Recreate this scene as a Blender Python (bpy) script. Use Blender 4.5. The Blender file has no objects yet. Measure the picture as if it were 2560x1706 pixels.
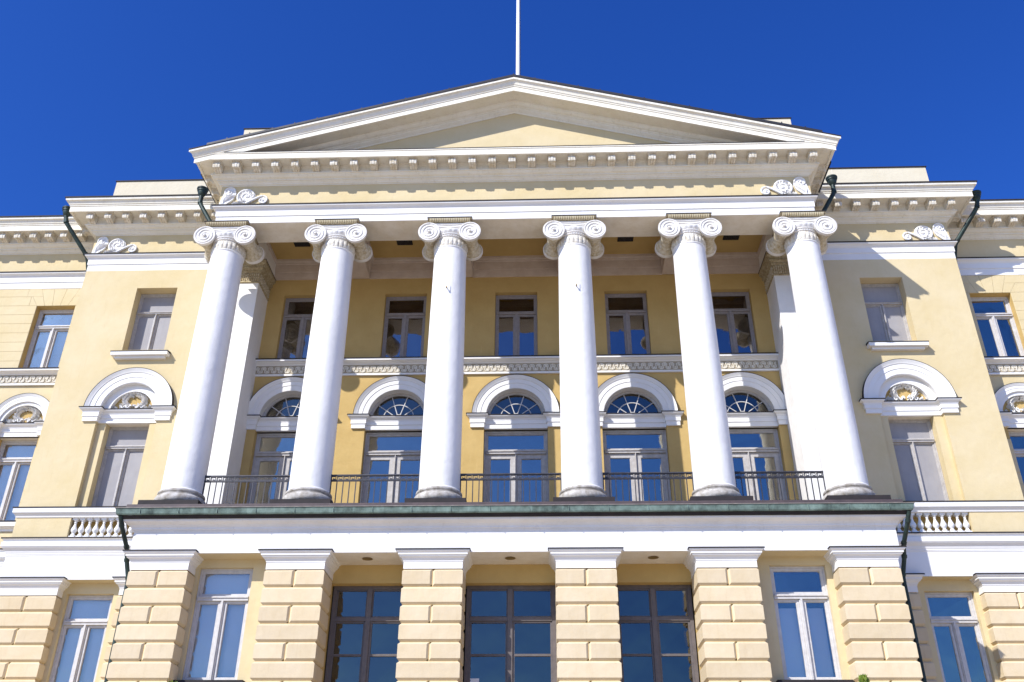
import bpy, bmesh, math, random
from mathutils import Vector, Matrix
random.seed(7)
PI = math.pi
D = bpy.data
S = bpy.context.scene
COL = S.collection

# ------------------------------------------------------------------ camera
YAW, PITCH, ROLL = -0.0377893545, 0.523783351, 0.00657652515
FPX = 2331.45563
cam_d = D.cameras.new('camera')
cam = D.objects.new('camera', cam_d)
COL.objects.link(cam)
cam_d.sensor_width = 36.0
cam_d.sensor_fit = 'HORIZONTAL'
cam_d.lens = FPX * 36.0 / 2560.0
cam_d.clip_start = 0.1
cam_d.clip_end = 3000.0
cy_, sy_ = math.cos(YAW), math.sin(YAW)
cp_, sp_ = math.cos(PITCH), math.sin(PITCH)
fwd = Vector((sy_ * cp_, cy_ * cp_, sp_))
rt = Vector((cy_, -sy_, 0))
up = rt.cross(fwd)
rt2 = rt * math.cos(ROLL) + up * math.sin(ROLL)
up2 = -rt * math.sin(ROLL) + up * math.cos(ROLL)
mw = Matrix((rt2, up2, -fwd)).transposed().to_4x4()
mw.translation = Vector((0.79467932, -20.80165477, 1.19812952))
cam.matrix_world = mw
S.camera = cam

# ------------------------------------------------------------------ sky and sun
SUN_TRAVEL = Vector((0.905, 1.0, -1.06)).normalized()
to_sun = -SUN_TRAVEL
sun_el = math.asin(to_sun.z)
w = D.worlds.new('World')
S.world = w
w.use_nodes = True
nt = w.node_tree
nt.nodes.clear()
sky = nt.nodes.new('ShaderNodeTexSky')
sky.sky_type = 'NISHITA'
sky.sun_disc = False
sky.sun_elevation = sun_el
sky.sun_rotation = math.atan2(to_sun.x, to_sun.y)
sky.altitude = 0
sky.air_density = 1.0
sky.dust_density = 0.8
sky.ozone_density = 3.0
hsv = nt.nodes.new('ShaderNodeHueSaturation')
hsv.inputs['Hue'].default_value = 0.515
hsv.inputs['Saturation'].default_value = 1.28
hsv.inputs['Value'].default_value = 1.25
gain = nt.nodes.new('ShaderNodeMixRGB')
gain.blend_type = 'MULTIPLY'
gain.inputs['Fac'].default_value = 1.0
gain.inputs['Color2'].default_value = (0.58, 0.98, 1.54, 1)
bg = nt.nodes.new('ShaderNodeBackground')
bg.inputs['Strength'].default_value = 0.085
wo = nt.nodes.new('ShaderNodeOutputWorld')
nt.links.new(sky.outputs[0], hsv.inputs['Color'])
nt.links.new(hsv.outputs[0], gain.inputs['Color1'])
nt.links.new(gain.outputs[0], bg.inputs['Color'])
nt.links.new(bg.outputs[0], wo.inputs['Surface'])

sun_d = D.lights.new('sun', 'SUN')
sun_d.energy = 5.0
sun_d.angle = math.radians(0.5)
sun_d.color = (1.0, 0.97, 0.925)
sun = D.objects.new('sun', sun_d)
COL.objects.link(sun)
sun.rotation_euler = to_sun.to_track_quat('Z', 'Y').to_euler()
sun.location = (-30, -40, 50)

S.view_settings.view_transform = 'Standard'
S.view_settings.look = 'None'
S.view_settings.gamma = 1.0
S.view_settings.use_curve_mapping = False
S.view_settings.exposure = 0.25

# ------------------------------------------------------------------ materials
def new_mat(name):
    m = D.materials.new(name)
    m.use_nodes = True
    return m, m.node_tree, m.node_tree.nodes['Principled BSDF']

def paint(name, col, col2=None, rough=0.8, scale=1.5, amt=0.5, bump=0.15, bscale=60, streak=0.0, streak_col=(0.3, 0.26, 0.2), metal=0.0, spec=0.3, streak_lo=0.55, streak_hi=0.8, vary=0.0):
    """painted stucco, metal or wood: base tone, broad mottling, fine relief, optional dirt streaks"""
    m, t, b = new_mat(name)
    N, L = t.nodes, t.links
    tc = N.new('ShaderNodeTexCoord')
    geo = N.new('ShaderNodeNewGeometry')
    n1 = N.new('ShaderNodeTexNoise')
    n1.inputs['Scale'].default_value = scale
    n1.inputs['Detail'].default_value = 6
    n1.inputs['Roughness'].default_value = 0.65
    L.new(geo.outputs['Position'], n1.inputs['Vector'])
    ramp = N.new('ShaderNodeValToRGB')
    ramp.color_ramp.elements[0].position = 0.35
    ramp.color_ramp.elements[1].position = 0.7
    c2 = col2 or tuple(c * 0.85 for c in col)
    ramp.color_ramp.elements[0].color = (*col, 1)
    ramp.color_ramp.elements[1].color = (*[a * (1 - amt) + b_ * amt for a, b_ in zip(col, c2)], 1)
    L.new(n1.outputs['Fac'], ramp.inputs['Fac'])
    out = ramp.outputs['Color']
    if streak > 0:
        mp = N.new('ShaderNodeMapping')
        mp.inputs['Scale'].default_value = (7, 7, 0.9)
        L.new(geo.outputs['Position'], mp.inputs['Vector'])
        n2 = N.new('ShaderNodeTexNoise')
        n2.inputs['Scale'].default_value = 1.6
        n2.inputs['Detail'].default_value = 8
        n2.inputs['Roughness'].default_value = 0.7
        L.new(mp.outputs[0], n2.inputs['Vector'])
        r2 = N.new('ShaderNodeValToRGB')
        r2.color_ramp.elements[0].position = streak_lo
        r2.color_ramp.elements[1].position = streak_hi
        r2.color_ramp.elements[0].color = (0, 0, 0, 1)
        r2.color_ramp.elements[1].color = (streak, streak, streak, 1)
        L.new(n2.outputs['Fac'], r2.inputs['Fac'])
        mx = N.new('ShaderNodeMixRGB')
        L.new(r2.outputs['Color'], mx.inputs['Fac'])
        L.new(out, mx.inputs['Color1'])
        mx.inputs['Color2'].default_value = (*streak_col, 1)
        out = mx.outputs['Color']
    if vary > 0:
        oi = N.new('ShaderNodeObjectInfo')
        mr = N.new('ShaderNodeMapRange')
        mr.inputs['To Min'].default_value = 1.0 - vary
        mr.inputs['To Max'].default_value = 1.0 + vary * 0.5
        L.new(oi.outputs['Random'], mr.inputs['Value'])
        hv = N.new('ShaderNodeHueSaturation')
        L.new(mr.outputs[0], hv.inputs['Value'])
        L.new(out, hv.inputs['Color'])
        out = hv.outputs['Color']
    L.new(out, b.inputs['Base Color'])
    b.inputs['Roughness'].default_value = rough
    b.inputs['Metallic'].default_value = metal
    b.inputs['Specular IOR Level'].default_value = spec
    if bump > 0:
        n3 = N.new('ShaderNodeTexNoise')
        n3.inputs['Scale'].default_value = bscale
        n3.inputs['Detail'].default_value = 4
        L.new(geo.outputs['Position'], n3.inputs['Vector'])
        n4 = N.new('ShaderNodeTexNoise')
        n4.inputs['Scale'].default_value = 5
        n4.inputs['Detail'].default_value = 3
        L.new(geo.outputs['Position'], n4.inputs['Vector'])
        ad = N.new('ShaderNodeMath')
        ad.operation = 'MULTIPLY_ADD'
        ad.inputs[1].default_value = 4.0
        L.new(n4.outputs['Fac'], ad.inputs[0])
        L.new(n3.outputs['Fac'], ad.inputs[2])
        bp = N.new('ShaderNodeBump')
        bp.inputs['Strength'].default_value = bump
        bp.inputs['Distance'].default_value = 0.01
        L.new(ad.outputs[0], bp.inputs['Height'])
        L.new(bp.outputs['Normal'], b.inputs['Normal'])
    return m

YEL = paint('yellow_stucco', (0.65, 0.54, 0.335), (0.59, 0.47, 0.25), rough=0.9, scale=0.7, amt=0.9, bump=0.25, streak=0.30, streak_col=(0.48, 0.35, 0.18), streak_lo=0.57)
YEL_PALE = paint('pale_yellow_plaster', (0.68, 0.61, 0.46), (0.62, 0.54, 0.38), rough=0.9, scale=0.9, amt=0.7, bump=0.25, streak=0.25, streak_col=(0.5, 0.4, 0.25), streak_lo=0.6)
YEL_SHADE = paint('shaded_yellow_stucco', (0.55, 0.385, 0.15), (0.47, 0.315, 0.11), rough=0.9, scale=1.3, amt=0.7, bump=0.3, streak=0.35, streak_col=(0.72, 0.55, 0.28), streak_lo=0.6)  # yellow stucco deepened for recessed walls, their shade put into the colour
STONE_Y = paint('yellow_rustication', (0.665, 0.545, 0.37), (0.60, 0.465, 0.27), rough=0.9, scale=1.6, amt=0.65, bump=0.3, streak=0.30, streak_col=(0.45, 0.31, 0.16), streak_lo=0.52, vary=0.09)
WHI = paint('white_stucco', (0.80, 0.785, 0.76), (0.72, 0.70, 0.665), rough=0.75, scale=1.2, amt=0.6, bump=0.18, streak=0.12, streak_col=(0.45, 0.42, 0.36), streak_lo=0.6)
WHI_CORN = paint('stained_bounce_white', (0.82, 0.785, 0.69), (0.74, 0.69, 0.56), rough=0.8, scale=2.2, amt=0.8, bump=0.25, streak=0.45, streak_col=(0.42, 0.36, 0.25), streak_lo=0.54)  # base holds yellowish stain plus painted bounce light; streaks are drips
WHI_LOW = paint('stained_white', (0.79, 0.77, 0.745), (0.70, 0.67, 0.63), rough=0.75, scale=2.0, amt=0.8, bump=0.2, streak=0.35, streak_col=(0.42, 0.38, 0.32), streak_lo=0.56)
WHI_COL = paint('white_column', (0.82, 0.80, 0.775), (0.74, 0.72, 0.69), rough=0.75, scale=1.6, amt=0.8, bump=0.3, streak=0.16, streak_col=(0.5, 0.46, 0.4), streak_lo=0.55)
WHI_DIRTY = paint('weathered_white', (0.68, 0.655, 0.60), (0.40, 0.335, 0.22), rough=0.85, scale=5.0, amt=0.9, bump=0.35, streak=0.5, streak_col=(0.22, 0.17, 0.09), streak_lo=0.5)
ORN = paint('carved_plaster', (0.66, 0.61, 0.50), (0.40, 0.31, 0.16), rough=0.9, scale=14.0, amt=0.95, bump=0.5, bscale=90, streak=0.5, streak_col=(0.22, 0.16, 0.07), streak_lo=0.5)
ORN_W = paint('white_relief', (0.82, 0.81, 0.79), (0.66, 0.62, 0.56), rough=0.85, scale=12.0, amt=0.5, bump=0.4, bscale=90)
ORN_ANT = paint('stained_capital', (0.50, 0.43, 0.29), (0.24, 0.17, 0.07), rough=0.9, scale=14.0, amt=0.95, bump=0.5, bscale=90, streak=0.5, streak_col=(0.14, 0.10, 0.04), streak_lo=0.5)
VOLU = paint('volute_plaster', (0.74, 0.715, 0.675), (0.62, 0.58, 0.52), rough=0.85, scale=7.0, amt=0.7, bump=0.3, streak=0.2, streak_col=(0.4, 0.34, 0.25), streak_lo=0.56)
NECK = paint('necking_plaster', (0.76, 0.73, 0.67), (0.50, 0.43, 0.30), rough=0.9, scale=11.0, amt=0.85, bump=0.5, bscale=90, streak=0.3, streak_col=(0.3, 0.24, 0.14), streak_lo=0.52)
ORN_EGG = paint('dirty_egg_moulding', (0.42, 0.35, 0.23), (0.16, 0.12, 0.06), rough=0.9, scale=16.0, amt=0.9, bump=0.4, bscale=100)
SOF = paint('soffit_paint', (0.80, 0.75, 0.66), (0.66, 0.58, 0.44), rough=0.85, scale=2.2, amt=0.8, bump=0.2, streak=0.25, streak_col=(0.3, 0.25, 0.16))
BEAM = paint('ceiling_beam_paint', (0.62, 0.53, 0.45), (0.50, 0.40, 0.32), rough=0.85, scale=3, amt=0.8, bump=0.2)
STONEB = paint('weathered_column_base', (0.56, 0.53, 0.49), (0.22, 0.185, 0.14), rough=0.9, scale=7, amt=0.9, bump=0.5, streak=0.55, streak_col=(0.28, 0.22, 0.14), streak_lo=0.5)
DARK = paint('dark_sheet_metal', (0.022, 0.019, 0.019), (0.04, 0.03, 0.03), rough=0.75, scale=6, amt=0.8, bump=0.15, metal=0.0)
BROWN = paint('brown_sheet_metal', (0.085, 0.062, 0.06), (0.05, 0.04, 0.04), rough=0.55, scale=4, amt=0.9, bump=0.1, streak=0.4, streak_col=(0.45, 0.42, 0.38), streak_lo=0.66, metal=0.1)
LIP = paint('weathered_lip_metal', (0.30, 0.27, 0.24), (0.16, 0.14, 0.12), rough=0.6, scale=6, amt=0.9, bump=0.1)
ROOF = paint('dark_roof_metal', (0.035, 0.036, 0.042), (0.06, 0.055, 0.055), rough=0.5, scale=3, amt=0.9, bump=0.1, metal=0.3)
VERD = paint('verdigris_copper', (0.20, 0.275, 0.235), (0.045, 0.065, 0.055), rough=0.65, scale=3.5, amt=0.95, bump=0.25, streak=0.75, streak_col=(0.30, 0.42, 0.36), streak_lo=0.55, metal=0.1)
PIPE = paint('dark_copper_pipe', (0.035, 0.06, 0.052), (0.013, 0.018, 0.017), rough=0.5, scale=6, amt=0.95, bump=0.2, streak=0.5, streak_col=(0.22, 0.34, 0.30), streak_lo=0.6, metal=0.2)
FRAME = paint('grey_window_wood', (0.50, 0.475, 0.455), (0.36, 0.33, 0.30), rough=0.6, scale=9, amt=0.8, bump=0.2, streak=0.3, streak_col=(0.18, 0.15, 0.13))
FRAME_UP = paint('shaded_window_wood', (0.33, 0.30, 0.30), (0.24, 0.215, 0.21), rough=0.6, scale=9, amt=0.8, bump=0.2, streak=0.3, streak_col=(0.15, 0.12, 0.11))  # same grey wood darkened, the dim light up there painted into it
FRAME_W = paint('pale_window_wood', (0.60, 0.58, 0.56), (0.45, 0.42, 0.40), rough=0.6, scale=9, amt=0.7, bump=0.2, streak=0.3, streak_col=(0.25, 0.22, 0.18))
FRAME_D = paint('brown_door_wood', (0.15, 0.13, 0.125), (0.10, 0.085, 0.08), rough=0.55, scale=9, amt=0.7, bump=0.15)
BOARD = paint('lilac_grey_board', (0.34, 0.325, 0.325), (0.285, 0.27, 0.275), rough=0.7, scale=2, amt=0.7, bump=0.15, streak=0.35, streak_col=(0.22, 0.21, 0.22), streak_lo=0.52)
IRON = paint('wrought_iron', (0.05, 0.05, 0.06), (0.09, 0.085, 0.085), rough=0.5, scale=12, amt=0.7, bump=0.0, metal=0.5)
POLE = paint('white_pole_paint', (0.80, 0.79, 0.78), (0.7, 0.68, 0.66), rough=0.45, scale=3, amt=0.5, bump=0.0)
ROOM = paint('dark_interior', (0.030, 0.024, 0.022), (0.015, 0.012, 0.012), rough=0.9, scale=1, amt=0.5, bump=0.0)
ROOM_BACK = paint('shuttered_interior', (0.05, 0.04, 0.036), (0.03, 0.024, 0.022), rough=0.9, scale=1, amt=0.5, bump=0.0)
CLOTH = paint('pale_curtain', (0.70, 0.72, 0.77), (0.64, 0.66, 0.72), rough=0.95, scale=2, amt=0.4, bump=0.0)
PAPER = paint('white_paper', (0.75, 0.76, 0.78), (0.72, 0.73, 0.75), rough=0.8, scale=2, amt=0.4, bump=0.0)
INK = paint('grey_ink', (0.25, 0.27, 0.32), None, rough=0.8, bump=0.0)
INK_B = paint('blue_ink', (0.05, 0.25, 0.55), None, rough=0.8, bump=0.0)
GROUND = paint('granite_square', (0.50, 0.415, 0.31), (0.42, 0.35, 0.26), rough=0.9, scale=0.6, amt=0.8, bump=0.4, bscale=25)
TERRA = paint('clay_pot', (0.32, 0.14, 0.08), None, rough=0.9, bump=0.2)
BARK = paint('shrub_bark', (0.12, 0.08, 0.05), None, rough=0.95, bump=0.5)
BRASS = paint('lamp_ring', (0.30, 0.22, 0.12), (0.2, 0.15, 0.08), rough=0.35, bump=0.0, metal=0.8)
LENS, _t, _b = new_mat('lamp_lens')
_b.inputs['Base Color'].default_value = (0.35, 0.30, 0.22, 1)
_b.inputs['Roughness'].default_value = 0.15

def leaf_mat(name, c1, c2):
    m, t, b = new_mat(name)
    N, L = t.nodes, t.links
    geo = N.new('ShaderNodeNewGeometry')
    r = N.new('ShaderNodeValToRGB')
    r.color_ramp.elements[0].color = (*c1, 1)
    r.color_ramp.elements[1].color = (*c2, 1)
    L.new(geo.outputs['Random Per Island'], r.inputs['Fac'])
    L.new(r.outputs['Color'], b.inputs['Base Color'])
    b.inputs['Roughness'].default_value = 0.6
    b.inputs['Subsurface Weight'].default_value = 0.0
    return m
LEAF = leaf_mat('shrub_foliage', (0.10, 0.17, 0.02), (0.26, 0.33, 0.04))

def glass(name, tint=(0.60, 0.63, 0.66), refl=0.22, wob=0.6, gcol=(1.0, 0.95, 0.80)):
    """window pane: clear tinted glass with a sky-catching surface, slightly wavy"""
    m = D.materials.new(name)
    m.use_nodes = True
    t = m.node_tree
    N, L = t.nodes, t.links
    N.clear()
    o = N.new('ShaderNodeOutputMaterial')
    mix = N.new('ShaderNodeMixShader')
    tr = N.new('ShaderNodeBsdfTransparent')
    tr.inputs['Color'].default_value = (*tint, 1)
    gl = N.new('ShaderNodeBsdfGlossy')
    gl.inputs['Roughness'].default_value = 0.015
    gl.inputs['Color'].default_value = (*gcol, 1)
    lw = N.new('ShaderNodeFresnel')
    lw.inputs['IOR'].default_value = 1.5
    ma = N.new('ShaderNodeMath')
    ma.operation = 'ADD'
    ma.inputs[1].default_value = refl
    ma.use_clamp = True
    L.new(lw.outputs[0], ma.inputs[0])
    geo = N.new('ShaderNodeNewGeometry')
    n = N.new('ShaderNodeTexNoise')
    n.inputs['Scale'].default_value = 1.1
    n.inputs['Detail'].default_value = 1
    L.new(geo.outputs['Position'], n.inputs['Vector'])
    bp = N.new('ShaderNodeBump')
    n.inputs['Detail'].default_value = 2
    bp.inputs['Strength'].default_value = wob
    bp.inputs['Distance'].default_value = 0.02
    L.new(n.outputs['Fac'], bp.inputs['Height'])
    L.new(bp.outputs['Normal'], gl.inputs['Normal'])
    L.new(ma.outputs[0], mix.inputs['Fac'])
    L.new(tr.outputs[0], mix.inputs[1])
    L.new(gl.outputs[0], mix.inputs[2])
    L.new(mix.outputs[0], o.inputs['Surface'])
    return m
GLASS = glass('window_glass')
GLASS_DARK = glass('dark_glass', tint=(0.45, 0.45, 0.5), refl=0.07)
GLASS_CLEAR = glass('clear_glass', tint=(0.97, 0.97, 0.97), refl=0.07, gcol=(1.0, 0.95, 0.85))
GLASS_UP = glass('upper_glass', tint=(0.45, 0.45, 0.5), refl=0.13, gcol=(1.0, 0.97, 0.95))
GLASS_SIDE = glass('side_glass', tint=(0.97, 0.97, 0.97), refl=0.13, gcol=(1.0, 0.95, 0.85))

# ------------------------------------------------------------------ mesh helpers
class MB:
    def __init__(s):
        s.v, s.f = [], []
    def add(s, vs, fs):
        o = len(s.v)
        s.v += [tuple(p) for p in vs]
        s.f += [tuple(i + o for i in f) for f in fs]
        return s
    def box(s, x0, x1, y0, y1, z0, z1):
        v = [(x0, y0, z0), (x1, y0, z0), (x1, y1, z0), (x0, y1, z0), (x0, y0, z1), (x1, y0, z1), (x1, y1, z1), (x0, y1, z1)]
        return s.add(v, [(0, 3, 2, 1), (4, 5, 6, 7), (0, 1, 5, 4), (1, 2, 6, 5), (2, 3, 7, 6), (3, 0, 4, 7)])
    def loft(s, rings, closed=True, caps=True, loop=False):
        n = len(rings[0])
        vs = [p for r in rings for p in r]
        fs = []
        m = len(rings)
        for i in range(m if loop else m - 1):
            j = (i + 1) % m
            for k in range(n if closed else n - 1):
                l = (k + 1) % n
                fs.append((i * n + k, i * n + l, j * n + l, j * n + k))
        if caps and not loop:
            fs.append(tuple(range(n))[::-1])
            fs.append(tuple((m - 1) * n + k for k in range(n)))
        return s.add(vs, fs)
    def lathe(s, prof, c=(0, 0, 0), n=32, axis='z', mod=None, caps=True):
        rings = []
        for r, h in prof:
            ring = []
            for k in range(n):
                a = 2 * PI * k / n
                rr = r + (mod(a, h) if mod else 0)
                if axis == 'z':
                    ring.append((c[0] + rr * math.cos(a), c[1] + rr * math.sin(a), c[2] + h))
                elif axis == 'y':
                    ring.append((c[0] + rr * math.cos(a), c[1] + h, c[2] + rr * math.sin(a)))
                else:
                    ring.append((c[0] + h, c[1] + rr * math.cos(a), c[2] + rr * math.sin(a)))
            rings.append(ring)
        return s.loft(rings, caps=caps)
    def tube(s, pts, r, n=8, r2=None):
        pts = [Vector(p) for p in pts]
        rings = []
        prev = None
        m = len(pts)
        for i, p in enumerate(pts):
            d = (pts[min(i + 1, m - 1)] - pts[max(i - 1, 0)]).normalized()
            if prev is None:
                u = d.orthogonal().normalized()
            else:
                u = (prev - d * prev.dot(d)).normalized()
            prev = u
            v = d.cross(u)
            rr = r if r2 is None else r + (r2 - r) * i / (m - 1)
            rings.append([tuple(p + (u * math.cos(2 * PI * k / n) + v * math.sin(2 * PI * k / n)) * rr) for k in range(n)])
        return s.loft(rings)
    def prism(s, poly, y0, y1):
        n = len(poly)
        vs = [(x, y0, z) for x, z in poly] + [(x, y1, z) for x, z in poly]
        return s.add(vs, [tuple(range(n)), tuple(range(n, 2 * n))[::-1]] + [(k, n + k, n + (k + 1) % n, (k + 1) % n) for k in range(n)])
    def prism_x(s, poly, x0, x1):
        n = len(poly)
        vs = [(x0, y, z) for y, z in poly] + [(x1, y, z) for y, z in poly]
        return s.add(vs, [tuple(range(n)), tuple(range(n, 2 * n))[::-1]] + [(k, n + k, n + (k + 1) % n, (k + 1) % n) for k in range(n)])
    def sweep(s, path, prof, i0=0, i1=None, caps=True):
        i1 = len(path) - 1 if i1 is None else i1
        rings = []
        for i in range(i0, i1 + 1):
            P = Vector(path[i])
            ns = []
            for a, b in ((i - 1, i), (i, i + 1)):
                if a < 0 or b >= len(path):
                    continue
                d = (Vector(path[b]) - Vector(path[a])).normalized()
                ns.append(Vector((d.y, -d.x)))
            if len(ns) == 1:
                mvec = ns[0]
            else:
                mvec = (ns[0] + ns[1]) / (1 + ns[0].dot(ns[1]))
            rings.append([(P.x + mvec.x * p, P.y + mvec.y * p, z) for p, z in prof])
        return s.loft(rings, caps=caps)
    def ringsweep(s, x0, x1, y0, y1, prof):
        """profile swept round a rectangle, four mitred corners"""
        rings = []
        for sx, sy, X, Y in ((-1, -1, x0, y0), (1, -1, x1, y0), (1, 1, x1, y1), (-1, 1, x0, y1)):
            rings.append([(X + sx * p, Y + sy * p, z) for p, z in prof])
        return s.loft(rings, loop=True)
    def arc(s, cx, cz, prof, a0=0.0, a1=PI, n=32):
        rings = []
        for i in range(n + 1):
            a = a0 + (a1 - a0) * i / n
            rings.append([(cx + r * math.cos(a), y, cz + r * math.sin(a)) for r, y in prof])
        return s.loft(rings)
    def arch_panel(s, cx, z0, R, x0, x1, z1, y0, y1, n=28):
        angs = [PI * i / n for i in range(n + 1)] + [math.atan2(z1 - z0, x1 - cx), math.atan2(z1 - z0, x0 - cx)]
        angs = sorted(set(round(a, 6) for a in angs))
        A, B = [], []
        for a in angs:
            c_, s_ = math.cos(a), math.sin(a)
            A.append((cx + R * c_, z0 + R * s_))
            t = 1e9
            if c_ > 1e-9: t = min(t, (x1 - cx) / c_)
            if c_ < -1e-9: t = min(t, (x0 - cx) / c_)
            if s_ > 1e-9: t = min(t, (z1 - z0) / s_)
            B.append((cx + t * c_, z0 + t * s_))
        m = len(angs)
        vs = [(x, y0, z) for x, z in A] + [(x, y0, z) for x, z in B] + [(x, y1, z) for x, z in A] + [(x, y1, z) for x, z in B]
        fs = []
        for i in range(m - 1):
            fs += [(i, i + 1, m + i + 1, m + i), (2 * m + i, 2 * m + i + 1, 3 * m + i + 1, 3 * m + i), (i, i + 1, 2 * m + i + 1, 2 * m + i), (m + i, m + i + 1, 3 * m + i + 1, 3 * m + i)]
        return s.add(vs, fs)
    def wall(s, x0, x1, z0, z1, y0, y1, ops=()):
        xs = sorted({x0, x1} | {min(max(v, x0), x1) for o in ops for v in o[:2]})
        zs = sorted({z0, z1} | {min(max(v, z0), z1) for o in ops for v in o[2:4]})
        def solid(i, j):
            if i < 0 or j < 0 or i >= len(xs) - 1 or j >= len(zs) - 1:
                return False
            mx, mz = (xs[i] + xs[i + 1]) / 2, (zs[j] + zs[j + 1]) / 2
            return not any(o[0] < mx < o[1] and o[2] < mz < o[3] for o in ops)
        for i in range(len(xs) - 1):
            for j in range(len(zs) - 1):
                if not solid(i, j):
                    continue
                a, b, c, d = xs[i], xs[i + 1], zs[j], zs[j + 1]
                s.add([(a, y0, c), (b, y0, c), (b, y0, d), (a, y0, d)], [(0, 1, 2, 3)])
                s.add([(a, y1, c), (b, y1, c), (b, y1, d), (a, y1, d)], [(3, 2, 1, 0)])
                if not solid(i - 1, j): s.add([(a, y0, c), (a, y1, c), (a, y1, d), (a, y0, d)], [(3, 2, 1, 0)])
                if not solid(i + 1, j): s.add([(b, y0, c), (b, y1, c), (b, y1, d), (b, y0, d)], [(0, 1, 2, 3)])
                if not solid(i, j - 1): s.add([(a, y0, c), (b, y0, c), (b, y1, c), (a, y1, c)], [(3, 2, 1, 0)])
                if not solid(i, j + 1): s.add([(a, y0, d), (b, y0, d), (b, y1, d), (a, y1, d)], [(0, 1, 2, 3)])
        return s
    def stone(s, x0, x1, y0, y1, z0, z1, c, jl=False, jr=False):
        def plan(inner):
            p = []
            if jl:
                p += [(x0, y1), (x0, y0 + c), (x0 + c, y0 + (c if inner else 0))]
            else:
                e = c if inner else 0
                p += [(x0 + e, y1), (x0 + e, y0 + e)]
            if jr:
                p += [(x1 - c, y0 + (c if inner else 0)), (x1, y0 + c), (x1, y1)]
            else:
                e = c if inner else 0
                p += [(x1 - e, y0 + e), (x1 - e, y1)]
            return p
        I, O = plan(True), plan(False)
        lv = [[(x, y, z0) for x, y in I], [(x, y, z0 + c) for x, y in O], [(x, y, z1 - c) for x, y in O], [(x, y, z1) for x, y in I]]
        return s.loft(lv)
    def mesh(s, name, mat, smooth=None):
        me = D.meshes.new(name)
        me.from_pydata(s.v, [], s.f)
        bm = bmesh.new()
        bm.from_mesh(me)
        bmesh.ops.recalc_face_normals(bm, faces=bm.faces)
        bm.to_mesh(me)
        bm.free()
        me.materials.append(mat)
        if smooth:
            me.shade_smooth()
            me.set_sharp_from_angle(angle=math.radians(smooth))
        return me

def part(name, mb, mat, parent, label=None, kind=None, smooth=None, loc=None):
    me = mb.mesh(name, mat, smooth) if isinstance(mb, MB) else mb
    o = D.objects.new(name, me)
    COL.objects.link(o)
    if parent is not None:
        o.parent = parent
    if loc is not None:
        o.location = loc
    if label: o['label'] = label
    if kind: o['kind'] = kind
    return o

def copy_tree(o, parent, loc=None):
    c = o.copy()
    COL.objects.link(c)
    c.parent = parent
    if loc is not None:
        c.location = loc
    for ch in list(o.children):
        copy_tree(ch, c)
    return c

# ------------------------------------------------------------------ ground
g = MB().add([(-900, -900, -0.4), (900, -900, -0.4), (900, 900, -0.4), (-900, 900, -0.4)], [(0, 1, 2, 3)])
gr = part('ground', g, GROUND, None, kind='structure')

# ------------------------------------------------------------------ the building
B = D.objects.new('government_building', None)
COL.objects.link(B)
B.location = (0, 0, 0)
B['label'] = 'pale yellow neoclassical government building with white columned portico and broad pediment'
B['category'] = 'building'

PF, FL, WG, BW = -0.45, 1.76, 2.66, 2.4          # fronts: portico, flanks, wings, loggia back wall
XP, XF, XW = 8.2, 12.76, 24.0                    # half widths
CX = [-7.845, -4.79, -1.69, 1.69, 4.79, 7.845]   # columns
BAY = [-6.27, -3.24, 0.035, 3.26, 6.28]
FWX, WWX = 10.49, 13.935                          # window axes on flanks and wings
ZA, ZF, ZC, ZK = 16.82, 17.35, 18.10, 18.77      # architrave, frieze, cornice, corona top
UP = [(-XW, WG), (-XF, WG), (-XF, FL), (-XP, FL), (-XP, PF), (XP, PF), (XP, FL), (XF, FL), (XF, WG), (XW, WG)]
SEG = {'wing_l': (0, 1), 'flank_l': (1, 3), 'portico': (3, 6), 'flank_r': (6, 8), 'wing_r': (8, 9)}

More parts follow.
